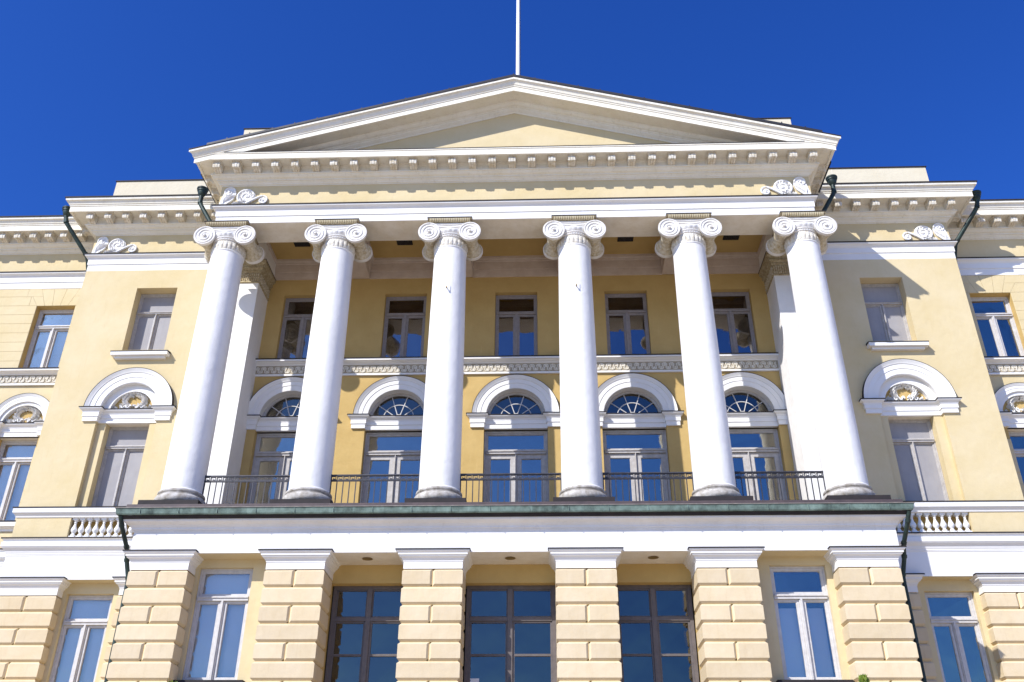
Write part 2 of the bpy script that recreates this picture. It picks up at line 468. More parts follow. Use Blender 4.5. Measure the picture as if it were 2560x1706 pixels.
arch_prof = [(0, ZA), (0, 17.045), (0.022, 17.045), (0.022, 17.23), (0.035, 17.235), (0.04, 17.26), (0.07, 17.29), (0.115, 17.315), (0.12, 17.35)]
bed = [(0.02, ZC), (0.02, 18.125), (0.05, 18.13), (0.06, 18.15), (0.10, 18.18), (0.105, 18.20), (0.138, 18.20), (0.138, 18.235), (0.155, 18.24), (0.20, 18.255), (0.245, 18.295), (0.25, 18.315), (0.285, 18.32), (0.285, 18.36), (0.235, 18.36), (0.235, 18.52), (0.255, 18.545), (0.27, 18.60), (0.585, 18.60), (0.60, 18.555), (0.655, 18.555), (0.655, 18.735), (0.675, 18.745), (0.675, 18.77)]
cyma = [(0.675, 18.775), (0.70, 18.795), (0.705, 18.82), (0.725, 18.86), (0.735, 18.885), (0.77, 18.895), (0.785, 18.905), (0.79, 18.975)]
for nm, (a, b) in SEG.items():
    dep = 0.92 if nm == 'portico' else 0.3
    ce = dict(caps=nm.startswith('wing'))
    part('architrave', MB().sweep(UP, arch_prof + [(-dep, 17.35), (-dep, ZA)], a, b, caps=True), WHI, B)
    part('architrave_flashing', MB().sweep(UP, [(0.137, 17.352), (0.137, 17.383), (-0.05, 17.40), (-0.05, 17.352)], a, b), DARK, B)
    part('frieze', MB().sweep(UP, [(0, ZF), (0, ZC), (-0.3, ZC), (-0.3, ZF)], a, b), YEL, B)
    if nm == 'portico':
        prof = bed + [(-0.3, 18.79), (-0.3, ZC)]
    else:
        prof = bed + cyma + [(-0.3, 19.02), (-0.3, ZC)]
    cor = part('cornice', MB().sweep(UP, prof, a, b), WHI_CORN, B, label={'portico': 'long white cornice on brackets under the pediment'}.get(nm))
    if nm == 'portico':
        part('cornice_flashing', MB().box(-8.05, 8.05, PF - 0.68, PF - 0.02, 18.776, 18.80), DARK, cor)
    else:
        part('cornice_flashing', MB().sweep(UP, [(0.815, 18.977), (0.815, 19.012), (-0.3, 19.075), (-0.3, 19.03)], a, b), DARK, cor)
    SEG[nm] = (a, b, cor)

# bracket (modillion): three ridged lobes, plate above
mm = MB()
for k, dx in ((-1, 0.0), (0, 0.008), (1, 0.0)):
    pr = [(0, -0.0), (0.0, -0.215), (-0.05, -0.235), (-0.13, -0.225), (-0.20, -0.195), (-0.235 - dx, -0.20), (-0.28 - dx, -0.235), (-0.32 - dx, -0.225), (-0.335 - dx, -0.16), (-0.325 - dx, -0.09), (-0.30 - dx, -0.055), (-0.30, 0.0)]
    mm.prism_x(pr, k * 0.062 - 0.027, k * 0.062 + 0.027)
mm.box(-0.097, -0.088, -0.30, 0, -0.20, 0)
mm.box(0.088, 0.097, -0.30, 0, -0.20, 0)
mm.box(-0.115, 0.115, -0.345, 0.0, -0.04, 0.0)
mm.prism_x([(0, -0.2), (0, -0.04), (-0.29, -0.04), (-0.29, -0.15), (-0.15, -0.2)], -0.088, 0.088)
mod_me = mm.mesh('modillion', paint('bracket_plaster', (0.76, 0.73, 0.66), (0.52, 0.43, 0.27), rough=0.85, scale=8, amt=0.85, bump=0.3, streak=0.3, streak_col=(0.35, 0.26, 0.13), streak_lo=0.55))
mrnd = random.Random(5)
def modillion(x, y, rot, parent):
    o = part('modillion', mod_me, None, parent)
    o.location = (x, y, 18.598)
    o.rotation_euler = (mrnd.uniform(-.008, .008), mrnd.uniform(-.02, .02), rot + mrnd.uniform(-.02, .02))
    o.scale = (mrnd.uniform(1.05, 1.11), 1, mrnd.uniform(.97, 1.03))
pc = SEG['portico'][2]
for k in range(-15, 16):
    modillion(0.01 + k * 0.5510, PF - 0.235, 0, pc)
for sg in (-1, 1):
    for k in range(3):
        modillion(sg * (XP + 0.235), PF + 0.20 + k * 0.56, sg * PI / 2, pc)
    fc = SEG['flank_l' if sg < 0 else 'flank_r'][2]
    for k in range(8):
        modillion(sg * (12.80 - k * 0.545), FL - 0.235, 0, fc)
    modillion(sg * (XF + 0.235), FL + 0.25, sg * PI / 2, fc)
    wc = SEG['wing_l' if sg < 0 else 'wing_r'][2]
    for k in range(9):
        modillion(sg * (13.525 + k * 0.4875), WG - 0.235, 0, wc)

# raking pediment
SL, XA = 0.281, 0.05
ZAP = 21.34
def rake(prof, mat, name, parent, x_in=None, xshift=0.0):
    """prof: (projection, height below apex top); each line runs from the ridge to its own mitre"""
    for sg in (-1, 1):
        vs0, vs1 = [], []
        for p, dz in prof:
            xe = (XP + p) if x_in is None else x_in
            vs0.append((XA, PF - p, ZAP + dz))
            vs1.append((sg * xe, PF - p, ZAP + dz - SL * abs(sg * xe - XA)))
        part(name, MB().loft([vs0, vs1]), mat, parent)
ped = part('pediment_wall', MB().prism([(-7.9, 18.72), (7.9, 18.72), (XA, 18.72 + SL * 7.95 - 0.0)], PF + 0.01, PF + 0.4), YEL, B)
rk = [(0.0, -0.66), (0.015, -0.655), (0.02, -0.62), (0.05, -0.60), (0.10, -0.56), (0.11, -0.52), (0.13, -0.52), (0.14, -0.495), (0.19, -0.48), (0.235, -0.44), (0.25, -0.40), (0.25, -0.365), (0.585, -0.365), (0.60, -0.40), (0.659, -0.40), (0.659, -0.25), (0.68, -0.24), (0.685, -0.21), (0.705, -0.195), (0.715, -0.16), (0.735, -0.11), (0.745, -0.095), (0.78, -0.08), (0.80, -0.07), (0.80, 0.0), (-0.3, 0.0), (-0.3, -0.6)]
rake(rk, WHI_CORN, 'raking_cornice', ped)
rake([(0.815, 0.002), (0.815, 0.028), (0.5, 0.035), (0.5, 0.002)], DARK, 'raking_flashing', ped)
rake([(0.78, 0.03), (0.78, 0.13), (-0.3, 0.145), (-0.3, 0.03)], ROOF, 'roof_edge', ped, x_in=8.55)
seam = MB().prism([(-0.014, 0.0), (0.014, 0.0), (0.010, 0.045), (-0.010, 0.045)], -0.86, 4.0).mesh('roof_seam', ROOF)
for k in range(-13, 14):
    xx = XA + k * 0.62
    part('roof_seam', seam, None, ped, loc=(xx, PF + 0.08, ZAP + 0.127 - SL * abs(xx - XA)))
stud = MB().lathe([(0.012, 0), (0.012, 0.07), (0.028, 0.075), (0.028, 0.12), (0.001, 0.13)], (0, 0, 0), 8).mesh('wire_insulator', POLE)
for xx in (-7.1, -5.2, -3.3, -1.6, 0.95, 2.0, 4.4, 6.7):
    part('wire_insulator', stud, None, ped, loc=(xx, PF - 0.55, ZAP + 0.125 - SL * abs(xx - XA)))
for sg in (-1, 1):
    part('lightning_wire', MB().tube([(XA, PF - 0.55, ZAP + 0.235), (sg * 8.5, PF - 0.55, ZAP + 0.235 - SL * 8.48)], 0.006, 5), IRON, ped)
# side eaves of the portico roof
for sg in (-1, 1):
    mb = MB()
    xs = sg * XP
    rings = []
    for y in (PF - 0.0, 3.0):
        rings.append([(sg * (XP + p), (y if y > 0 else PF - p), z) for p, z in [(0.5, 18.775), (0.67, 18.775), (0.69, 18.80), (0.785, 18.825), (0.80, 18.83), (0.80, 18.862), (0.5, 18.90)]])
    part('side_eave', mb.loft(rings), WHI, B)
# roof slopes behind the pediment
rf = MB()
for sg in (-1, 1):
    rf.loft([[(XA, PF + 0.2, ZAP + 0.05), (sg * 9.0, PF + 0.2, ZAP - SL * 8.95 + 0.02), (sg * 9.0, PF + 0.2, ZAP - SL * 8.95 - 0.06), (XA, PF + 0.2, ZAP - 0.1)],
             [(XA, 12, ZAP + 0.05), (sg * 9.0, 12, ZAP - SL * 8.95 + 0.02), (sg * 9.0, 12, ZAP - SL * 8.95 - 0.06), (XA, 12, ZAP - 0.1)]])
part('portico_roof', rf, ROOF, B)
# attic storey behind the flanks, and the blocks by the roof
for sg in (-1, 1):
    a, b = sorted((sg * 8.3, sg * 12.80))
    at = part('attic_wall', MB().box(a, b, 2.12, 12, 18.6, 20.53), YEL_PALE, B)
    part('attic_coping', MB().box(a - 0.03, b + 0.03, 2.09, 12.03, 20.532, 20.56), DARK, at)
    part('attic_joint', MB().box(sg * 9.9 - 0.006, sg * 9.9 + 0.006, 2.116, 2.125, 19.0, 20.52), SOF, at)
a = part('parapet_block', MB().box(-9.1, -8.1, 2.4, 3.4, 20.562, 22.93), YEL_PALE, B)
part('coping', MB().box(-9.13, -8.07, 2.37, 3.43, 22.932, 22.96), DARK, a)
a = part('parapet_block', MB().box(7.6, 9.03, 2.4, 3.4, 20.562, 22.93), YEL_PALE, B)
part('coping', MB().box(7.57, 9.06, 2.37, 3.43, 22.932, 22.96), DARK, a)
part('core_wall', MB().box(-XW, XW, 4.3, 14, -0.4, 18.7), YEL, B)
part('core_roof', MB().box(-XW, XW, 2.9, 14, 18.82, 18.95), ROOF, B)

# ------------------------------------------------------------------ windows
def border(mb, x0, x1, z0, z1, w_, y0, y1, wt=None, wb=None):
    wt = wt if wt is not None else w_
    wb = wb if wb is not None else w_
    mb.box(x0, x0 + w_, y0, y1, z0, z1)
    mb.box(x1 - w_, x1, y0, y1, z0, z1)
    mb.box(x0 + w_, x1 - w_, y0, y1, z1 - wt, z1)
    mb.box(x0 + w_, x1 - w_, y0, y1, z0, z0 + wb)

prnd = random.Random(21)
def pane_mesh(x0, x1, y0, y1, z0, z1):
    m = MB().box(x0, x1, y0, y1, z0, z1)
    j = [prnd.uniform(-0.006, 0.006) for _ in range(4)]
    jj = [j[0], j[1], j[1], j[0], j[2], j[3], j[3], j[2]]
    m.v = [(x, y + d, z) for (x, y, z), d in zip(m.v, jj)]
    return m

def window(cx, hw, z0, z1, y, tz, mat, fw=0.075, sash=0.055, mid=0.05, tr=0.05, sd=None, blind=False, curtain=0, leafw=None, name='window', glz=None, room=0.55):
    """frame mesh (part) > sashes, panes; tz = centre height of the transom"""
    f = MB()
    border(f, cx - hw, cx + hw, z0, z1, fw, y, y + 0.12)
    f.box(cx - hw + fw, cx + hw - fw, y - 0.035, y + 0.12, tz - tr, tz + tr)
    f.box(cx - hw + fw, cx + hw - fw, y - 0.06, y - 0.036, tz + tr * 0.2, tz + tr * 0.7)
    f.box(cx - mid, cx + mid, y - 0.01, y + 0.12, z0 + fw, tz - tr)
    f.box(cx - mid * 0.45, cx + mid * 0.45, y - 0.035, y - 0.0105, z0 + fw, tz - tr)
    win = part(name, f, mat, B)
    lw = leafw or sash
    cells = [(cx - hw + fw, cx + hw - fw, tz + tr, z1 - fw, sash), (cx - hw + fw, cx - mid, z0 + fw, tz - tr, lw), (cx + mid, cx + hw - fw, z0 + fw, tz - tr, lw)]
    for (a, b, c, d, sw) in cells:
        a += 0.002; b -= 0.002; c += 0.002; d -= 0.002
        s = MB()
        border(s, a, b, c, d, sw, y + 0.02, y + 0.09)
        border(s, a + sw, b - sw, c + sw, d - sw, 0.014, y + 0.035, y + 0.085)
        part('sash', s, mat, win)
        p = pane_mesh(a + sw * 0.8, b - sw * 0.8, y + 0.055, y + 0.063, c + sw * 0.8, d - sw * 0.8)
        if blind:
            part('board', p, BOARD, win)
        else:
            part('pane', p, glz or GLASS, win)
    if not blind:
        r = MB()
        x0, x1, ya, yb = cx - hw + 0.01, cx + hw - 0.01, y + 0.125, y + 0.125 + room
        r.add([(x0, ya, z0), (x1, ya, z0), (x1, yb, z0), (x0, yb, z0), (x0, ya, z1), (x1, ya, z1), (x1, yb, z1), (x0, yb, z1)], [(0, 1, 2, 3), (4, 7, 6, 5), (1, 2, 6, 5), (2, 3, 7, 6), (3, 0, 4, 7)])
        part('room_recess', r, ROOM, win)
    if curtain:
        c = MB()
        n = 40
        for (a, b, zt) in curtain:
            vs = []
            for i in range(n + 1):
                xx = a + (b - a) * i / n
                yy = y + 0.17 + 0.003 * math.sin(i * 0.35)
                vs += [(xx, yy, z0 + 0.02), (xx, yy, zt)]
            c.add(vs, [(2 * i, 2 * i + 2, 2 * i + 3, 2 * i + 1) for i in range(n)])
        part('blind', c, CLOTH, win, smooth=60)
    return win

# ------------------------------------------------------------------ loggia: back wall, ceiling
ops = []
for cx in BAY:
    ops += [(cx - 0.87, cx + 0.87, 8.66, 12.25), (cx - 1.0, cx + 1.0, 12.25, 13.30), (cx - 0.618, cx + 0.618, 13.98, 16.28)]
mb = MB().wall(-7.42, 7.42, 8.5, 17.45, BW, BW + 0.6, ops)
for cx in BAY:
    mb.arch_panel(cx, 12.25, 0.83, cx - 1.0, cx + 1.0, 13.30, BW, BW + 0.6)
part('loggia_back_wall', mb, YEL_SHADE, B)

def archivolt(cx, cz, R0, R1, y, proj, mat=WHI, parent=None):
    """moulded arch ring: R0 inside, R1 outside"""
    w_ = R1 - R0
    pr = [(R0, y + 0.12), (R0, y - proj * 0.55), (R0 + w_ * 0.38, y - proj * 0.55), (R0 + w_ * 0.39, y - proj * 0.75), (R0 + w_ * 0.72, y - proj * 0.75), (R0 + w_ * 0.74, y - proj), (R0 + w_ * 0.84, y - proj * 1.15), (R0 + w_ * 0.95, y - proj * 1.6), (R1, y - proj * 1.7), (R1, y + 0.12)]
    o = part('archivolt', MB().arc(cx, cz, pr, n=40), mat, parent, smooth=30)
    part('archivolt_flashing', MB().arc(cx, cz, [(R1 + 0.001, y - proj * 1.75), (R1 + 0.014, y - proj * 1.75), (R1 + 0.014, y - 0.001), (R1 + 0.001, y - 0.001)], n=40), DARK, o)
    return o

imp_prof = [(0, 0), (0, 0.13), (0.02, 0.13), (0.02, 0.245), (0.03, 0.25), (0.035, 0.28), (0.07, 0.31), (0.10, 0.335), (0.105, 0.36)]
def impost(cx, z0, xi, xo, y, ymid, parent, name='impost'):
    """projecting end blocks joined by a recessed middle piece, moulded as one run"""
    o = 0.06
    prof = [(p, z0 + z) for p, z in imp_prof]
    pth = [(cx - xo, y + 0.02), (cx - xo, y - o), (cx - xi, y - o), (cx - xi, ymid), (cx + xi, ymid), (cx + xi, y - o), (cx + xo, y - o), (cx + xo, y + 0.02)]
    ob = part(name, MB().sweep(pth, prof + [(-0.1, z0 + 0.36), (-0.1, z0)]), WHI, parent)
    part('impost_flashing', MB().sweep(pth, [(0.118, z0 + 0.362), (0.118, z0 + 0.385), (-0.1, z0 + 0.395), (-0.1, z0 + 0.362)]), DARK, ob)
    return ob

def lunette_window(cx, cz, R, y):
    f = MB().arc(cx, cz, [(R - 0.085, y), (R, y), (R, y + 0.12), (R - 0.085, y + 0.12)], n=36)
    f.box(cx - R, cx + R, y, y + 0.12, cz - 0.05, cz + 0.02)
    win = part('lunette_window', f, FRAME, B)
    bars = MB()
    ri, rg, rh = 0.14, R - 0.085, 0.42
    bars.arc(cx, cz + 0.02, [(rh, y + 0.03), (rh + 0.022, y + 0.03), (rh + 0.022, y + 0.06), (rh, y + 0.06)], n=30)
    for a in (36, 72, 108, 144):
        ra = math.radians(a)
        d = (math.cos(ra), math.sin(ra))
        nrm = (-d[1] * 0.011, d[0] * 0.011)
        P = [(cx + d[0] * q + e * nrm[0], cz + 0.02 + d[1] * q + e * nrm[1]) for q, e in ((ri, -1), (rg + 0.01, -1), (rg + 0.01, 1), (ri, 1))]
        bars.prism(P, y + 0.028, y + 0.062)
    part('glazing_bars', bars, FRAME_W, win)
    hub = [(cx + ri * math.cos(PI * i / 16), cz + 0.02 + ri * math.sin(PI * i / 16)) for i in range(17)]
    part('hub', MB().prism(hub, y + 0.02, y + 0.065), FRAME_W, win)
    pn = [(cx + rg * math.cos(PI * i / 32), cz + 0.02 + rg * math.sin(PI * i / 32)) for i in range(33)]
    part('pane', MB().prism(pn, y + 0.045, y + 0.052), GLASS_DARK, win)
    rb = MB()
    q = [(cx + (R - 0.02) * math.cos(PI * i / 24), (cz + 0.0) + (R - 0.02) * math.sin(PI * i / 24)) for i in range(25)]
    n = len(q)
    rb.add([(x, y + 0.125, z) for x, z in q] + [(x, y + 0.5, z) for x, z in q], [tuple(range(n, 2 * n))] + [(k, k + 1, n + k + 1, n + k) for k in range(n - 1)] + [(0, n - 1, 2 * n - 1, n)])
    part('room_recess', rb, ROOM, win)

for cx in BAY:
    archivolt(cx, 12.25, 0.83, 1.195, BW, 0.075, parent=B)
    part('arch_soffit', MB().arc(cx, 12.25, [(0.815, BW - 0.038), (0.8295, BW - 0.038), (0.8295, BW + 0.30), (0.815, BW + 0.30)], n=36), WHI, B, smooth=40)
    impost(cx, 11.88, 0.86, 1.24, BW, BW + 0.055, B)
    lunette_window(cx, 12.26, 0.812, 2.60)
    window(cx, 0.865, 8.66, 11.86, 2.60, 11.23, FRAME, fw=0.05, sash=0.04, mid=0.02, tr=0.05, leafw=0.12, name='balcony_door', room=1.2)
    window(cx, 0.612, 14.04, 16.27, 2.55, 15.63, FRAME_UP, fw=0.045, sash=0.04, mid=0.04, tr=0.035, glz=GLASS_UP)

# sill course with running-scroll band
def sill_course(x0, x1, y, zt, name):
    a = part(name, MB().prism_x([(y + 0.3, zt - 0.46), (y - 0.06, zt - 0.46), (y - 0.06, zt - 0.405), (y - 0.035, zt - 0.40), (y - 0.035, zt - 0.13), (y - 0.06, zt - 0.125), (y - 0.07, zt - 0.10), (y - 0.13, zt - 0.075), (y - 0.14, zt - 0.06), (y - 0.20, zt - 0.05), (y - 0.20, zt), (y + 0.3, zt + 0.01)], x0, x1), WHI, B)
    part('sill_flashing', MB().box(x0, x1, y - 0.216, y - 0.005, zt + 0.004, zt + 0.03), DARK, a)
    sc = MB()
    P = 0.196
    n = int((x1 - x0) / P)
    off = (x1 - x0 - n * P) / 2
    zc = zt - 0.265
    yy = y - 0.035
    # serpentine ribbon
    pts = []
    for i in range(n):
        xa = x0 + off + i * P
        for k in range(16):
            t = k / 16.0 * 2 * PI
            pts.append((xa + P * k / 16.0 + 0.036 * math.sin(2 * t), yy - 0.006, zc - 0.003 + 0.092 * math.cos(t)))
    rings = []
    for i, p in enumerate(pts):
        q = pts[min(i + 1, len(pts) - 1)]
        o = pts[max(i - 1, 0)]
        d = Vector((q[0] - o[0], 0, q[2] - o[2])).normalized()
        nn = Vector((-d.z, 0, d.x))
        rings.append([(p[0] + nn.x * 0.016, yy + 0.004, p[2] + nn.z * 0.016), (p[0] + nn.x * 0.012, yy - 0.022, p[2] + nn.z * 0.012), (p[0] - nn.x * 0.012, yy - 0.022, p[2] - nn.z * 0.012), (p[0] - nn.x * 0.016, yy + 0.004, p[2] - nn.z * 0.016)])
    sc.loft(rings)
    for i in range(n):
        xa = x0 + off + i * P
        sc.lathe([(0.043, 0.004), (0.036, -0.016), (0.026, -0.016), (0.022, -0.008), (0.0005, -0.014)], (xa + P * 0.02, yy, zc + 0.035), 10, axis='y', caps=False)
        sc.lathe([(0.038, 0.004), (0.032, -0.014), (0.022, -0.014), (0.018, -0.007), (0.0005, -0.012)], (xa + P * 0.52, yy, zc - 0.045), 10, axis='y', caps=False)
    part('running_scroll', sc, paint('scroll_plaster', (0.78, 0.74, 0.65), (0.45, 0.39, 0.28), rough=0.9, scale=18, amt=0.8, bump=0.3) if 'scroll_plaster' not in D.materials else D.materials['scroll_plaster'], a, kind='stuff')
    part('scroll_ground', MB().box(x0, x1, yy - 0.002, yy + 0.003, zt - 0.40, zt - 0.13), D.materials['scroll_ground'] if 'scroll_ground' in D.materials else paint('scroll_ground', (0.42, 0.37, 0.28), (0.30, 0.24, 0.16), rough=0.9, scale=18, amt=0.8, bump=0.2), a)
sill_course(-7.38, 7.38, BW, 13.985, 'sill_course')
for sg in (-1, 1):
    a, b = sorted((sg * XF, sg * XW))
    sill_course(a, b, WG, 13.92, 'sill_course')

# loggia ceiling: coffers and beams
part('loggia_ceiling', MB().box(-7.4, 7.4, 0.3, 2.6, 17.50, 17.6), YEL_SHADE, B)
bp_ = [(0, ZA), (0, 17.07), (0.02, 17.07), (0.02, 17.34), (0.05, 17.35), (0.06, 17.39), (0.09, 17.42), (0.10, 17.50)]
for cx in CX[1:5]:
    pr = [(cx + 0.42 + p, z) for p, z in bp_] + [(cx - 0.42 - p, z) for p, z in bp_[::-1]]
    part('ceiling_beam', MB().prism(pr, 0.48, BW - 0.03), BEAM, B)
edges = [-7.345] + [e for c in CX[1:5] for e in (c - 0.42, c + 0.42)] + [7.345]
for i in range(0, len(edges), 2):
    part('ceiling_band', MB().prism_x([(BW - 0.04 - p, z) for p, z in bp_] + [(BW + 0.1, 17.5), (BW + 0.1, ZA)], edges[i] + 0.002, edges[i + 1] - 0.002), BEAM, B)
    part('ceiling_band', MB().prism_x([(0.471 + p, z) for p, z in bp_] + [(0.42, 17.5), (0.42, 17.36)], edges[i] + 0.002, edges[i + 1] - 0.002), BEAM, B)
for sg in (-1, 1):
    part('ceiling_band', MB().prism([(sg * (7.345 - p), z) for p, z in bp_] + [(sg * 7.5, 17.5), (sg * 7.5, ZA)], -0.2, BW + 0.1), BEAM, B)
    part('ceiling_band', MB().prism([(sg * 7.29, ZA + 0.003), (sg * 8.2, ZA + 0.003), (sg * 8.2, 17.4), (sg * 7.5, 17.4)], 0.47, FL + 0.2), BEAM, B)
gm = MB()
gm.box(-0.23, 0.23, -0.15, 0.15, 0.0, 0.02)
gm2 = MB()
for k in range(12):
    gm2.box(-0.21 + k * 0.0365, -0.20 + k * 0.0365, -0.14, 0.14, -0.012, 0.0)
for cx in (-6.3, -3.24, 3.26, 6.34):
    o = part('ceiling_vent', gm, ROOM, B, loc=(cx, 1.45, 17.475))
    part('grille', gm2, IRON, o)
# beam soffit paint (warm underside of the architrave)
part('architrave_soffit', MB().wall(-8.19, 8.19, 0, 0.0001, 0, 0.0001, []) if False else MB().box(-8.19, 8.19, PF + 0.012, 0.468, ZA - 0.004, ZA + 0.01), SOF, B)

# ------------------------------------------------------------------ columns (built once at x = 0, then copied)
def shaft_prof():
    z0, z1 = 9.12, 15.93
    pr = [(0.508, 9.083), (0.508, 9.095), (0.496, 9.11)]
    for i in range(19):
        t = i / 18.0
        r = 0.489 - 0.056 * (0.35 * t + 0.65 * t * t)
        pr.append((r, z0 + (z1 - z0) * t))
    pr += [(0.447, 15.945), (0.452, 15.96), (0.447, 15.975), (0.436, 15.98)]
    return pr
def build_column(x):
    c = part('column', MB().lathe(shaft_prof(), (0, 0, 0), 64), WHI_COL, B, smooth=25, loc=(x, 0, 0))
    part('plinth', MB().box(-0.70, 0.70, -0.70, 0.70, 8.56, 8.715), DARK, c)
    tor = []
    for i in range(9):
        a = -PI / 2 + PI * i / 8
        tor.append((0.515 + 0.085 * math.cos(a), 8.862 + 0.108 * math.sin(a)))
    tor += [(0.545, 8.972), (0.54, 8.982), (0.522, 8.988), (0.522, 8.995)]
    for i in range(7):
        a = -PI / 2 + PI * i / 6
        tor.append((0.515 + 0.035 * math.cos(a), 9.038 + 0.042 * math.sin(a)))
    part('column_base', MB().lathe([(0.5, 8.70)] + tor + [(0.50, 9.084)], (0, 0, 0), 64), STONEB, c, smooth=40)
    # necking with upright leaves
    def palm(a, h):
        u = (h - 15.98) / 0.28
        if not 0 < u < 1:
            return 0
        l = abs(math.sin(a * 12)) ** 0.6
        m_ = abs(math.sin(a * 24 + 0.6)) ** 2
        return 0.030 * l * math.sin(PI * min(1, u * 1.1)) + 0.012 * m_ * math.sin(2 * PI * u * 1.5) ** 2
    nk = [(0.432 + 0.006 * i / 11, 15.98 + 0.28 * i / 11) for i in range(12)]
    part('necking', MB().lathe([(0.43, 15.975)] + nk + [(0.43, 16.262)], (0, 0, 0), 144, mod=palm), NECK, c, smooth=60)
    def beads(a, h):
        return 0.007 * math.cos(a * 44)
    def eggs(a, h):
        return 0.014 * abs(math.cos(a * 12)) if 16.36 < h < 16.46 else 0
    part('bead_ring', MB().lathe([(0.44, 16.262)] + [(0.45 + 0.022 * math.sin(PI * i / 6), 16.265 + 0.05 * i / 6) for i in range(7)], (0, 0, 0), 176, mod=beads), WHI_COL, c, smooth=60)
    part('bead_ring', MB().lathe([(0.46, 16.318)] + [(0.475 + 0.02 * math.sin(PI * i / 6), 16.32 + 0.045 * i / 6) for i in range(7)] + [(0.47, 16.37)], (0, 0, 0), 64), WHI_COL, c, smooth=60)
    part('echinus', MB().lathe([(0.46, 16.37)] + [(0.475 + 0.055 * math.sin(PI / 2 * i / 6), 16.37 + 0.12 * i / 6) for i in range(7)] + [(0.3, 16.51)], (0, 0, 0), 144, mod=eggs), ORN_W, c, smooth=60)
    # canalis: the band linking the scrolls, front and back
    for sy in (-1, 1):
        top = [(-0.55 + 1.1 * i / 16, 16.70) for i in range(17)]
        bot = [(0.50 - 1.0 * i / 16, 16.49 - 0.035 * math.sin(PI * i / 16)) for i in range(17)]
        ya, yb = sorted((sy * 0.455, sy * 0.33))
        cn = MB().prism(top + bot, ya, yb)
        for zz, sag in ((16.665, 0.03), (16.60, 0.045), (16.545, 0.05), (16.49, 0.045)):
            cn.tube([(-0.48 + 0.96 * i / 12, sy * 0.462, zz - sag * math.sin(PI * i / 12)) for i in range(13)], 0.013, 6)
        part('canalis', cn, VOLU, c, smooth=40)
    # scroll faces and cushions
    VX, VZ, VR = 0.555, 16.395, 0.295
    for sx in (-1, 1):
        for sy in (-1, 1):
            v = MB().lathe([(0.285, sy * 0.40), (VR, sy * 0.425), (VR, sy * 0.505), (VR - 0.03, sy * 0.505), (VR - 0.035, sy * 0.488), (0.001, sy * 0.488)], (sx * VX, 0, VZ), 44, axis='y')
            pts = []
            T = 2.6
            nn = 110
            for i in range(nn + 1):
                t = i / nn
                r = VR - 0.016 - (VR - 0.055) * t
                a = PI / 2 - sx * 2 * PI * T * t * 1.0
                pts.append((sx * VX + r * math.cos(a), sy * 0.490, VZ + r * math.sin(a)))
            v.tube(pts, 0.024, 7, r2=0.015)
            v.lathe([(0.04, sy * 0.50), (0.04, sy * 0.525), (0.028, sy * 0.54), (0.001, sy * 0.545)], (sx * VX, 0, VZ), 16, axis='y')
            part('volute', v, VOLU, c, smooth=40)
        pr = []
        for i in range(41):
            t = -1 + 2 * i / 40
            r = 0.155 + 0.115 * abs(t) ** 1.7
            r += 0.018 * abs(math.cos(t * 11))
            pr.append((r, t * 0.40))
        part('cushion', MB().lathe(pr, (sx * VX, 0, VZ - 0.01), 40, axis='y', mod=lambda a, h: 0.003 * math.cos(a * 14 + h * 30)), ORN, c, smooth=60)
    ab = MB().ringsweep(-0.5, 0.5, -0.44, 0.44, [(0.0, 16.69), (0.02, 16.695), (0.03, 16.72), (0.07, 16.765), (0.10, 16.785), (0.105, 16.813), (0.0, 16.813)])
    ab.box(-0.5, 0.5, -0.44, 0.44, 16.69, 16.812)
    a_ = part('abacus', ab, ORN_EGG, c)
    part('abacus_cap', MB().box(-0.612, 0.612, -0.557, PF - 0.002, 16.8135, 16.838), DARK, c)
    eg = MB()
    for i in range(23):
        xx = -0.53 + 1.06 * i / 22
        eg.add([(xx - 0.018, -0.485, 16.715), (xx + 0.018, -0.485, 16.715), (xx + 0.020, -0.548, 16.80), (xx - 0.020, -0.548, 16.80), (xx, -0.535, 16.74)], [(0, 1, 4), (1, 2, 4), (2, 3, 4), (3, 0, 4)])
    part('egg_and_dart', eg, paint('pale_eggs', (0.62, 0.55, 0.38), (0.45, 0.36, 0.2), scale=10, bump=0.2), c, kind='stuff')
    return c
col0 = build_column(CX[0])
cols = [col0]
for x in CX[1:]:
    cols.append(copy_tree(col0, B, (x, 0, 0)))
# little hooks on the two middle columns
for i, x in ((2, -1.69), (3, 1.69)):
    h = MB().tube([(0, -0.42, 14.60), (0, -0.54, 14.56), (0, -0.55, 14.58)], 0.012, 6)
    h.tube([(0, -0.548, 14.56), (0, -0.548, 14.76)], 0.006, 6)
    h.lathe([(0.001, 14.53), (0.018, 14.54), (0.018, 14.59), (0.001, 14.60)], (0, -0.53, 0), 10)
    part('hook', h, BRASS, cols[i])

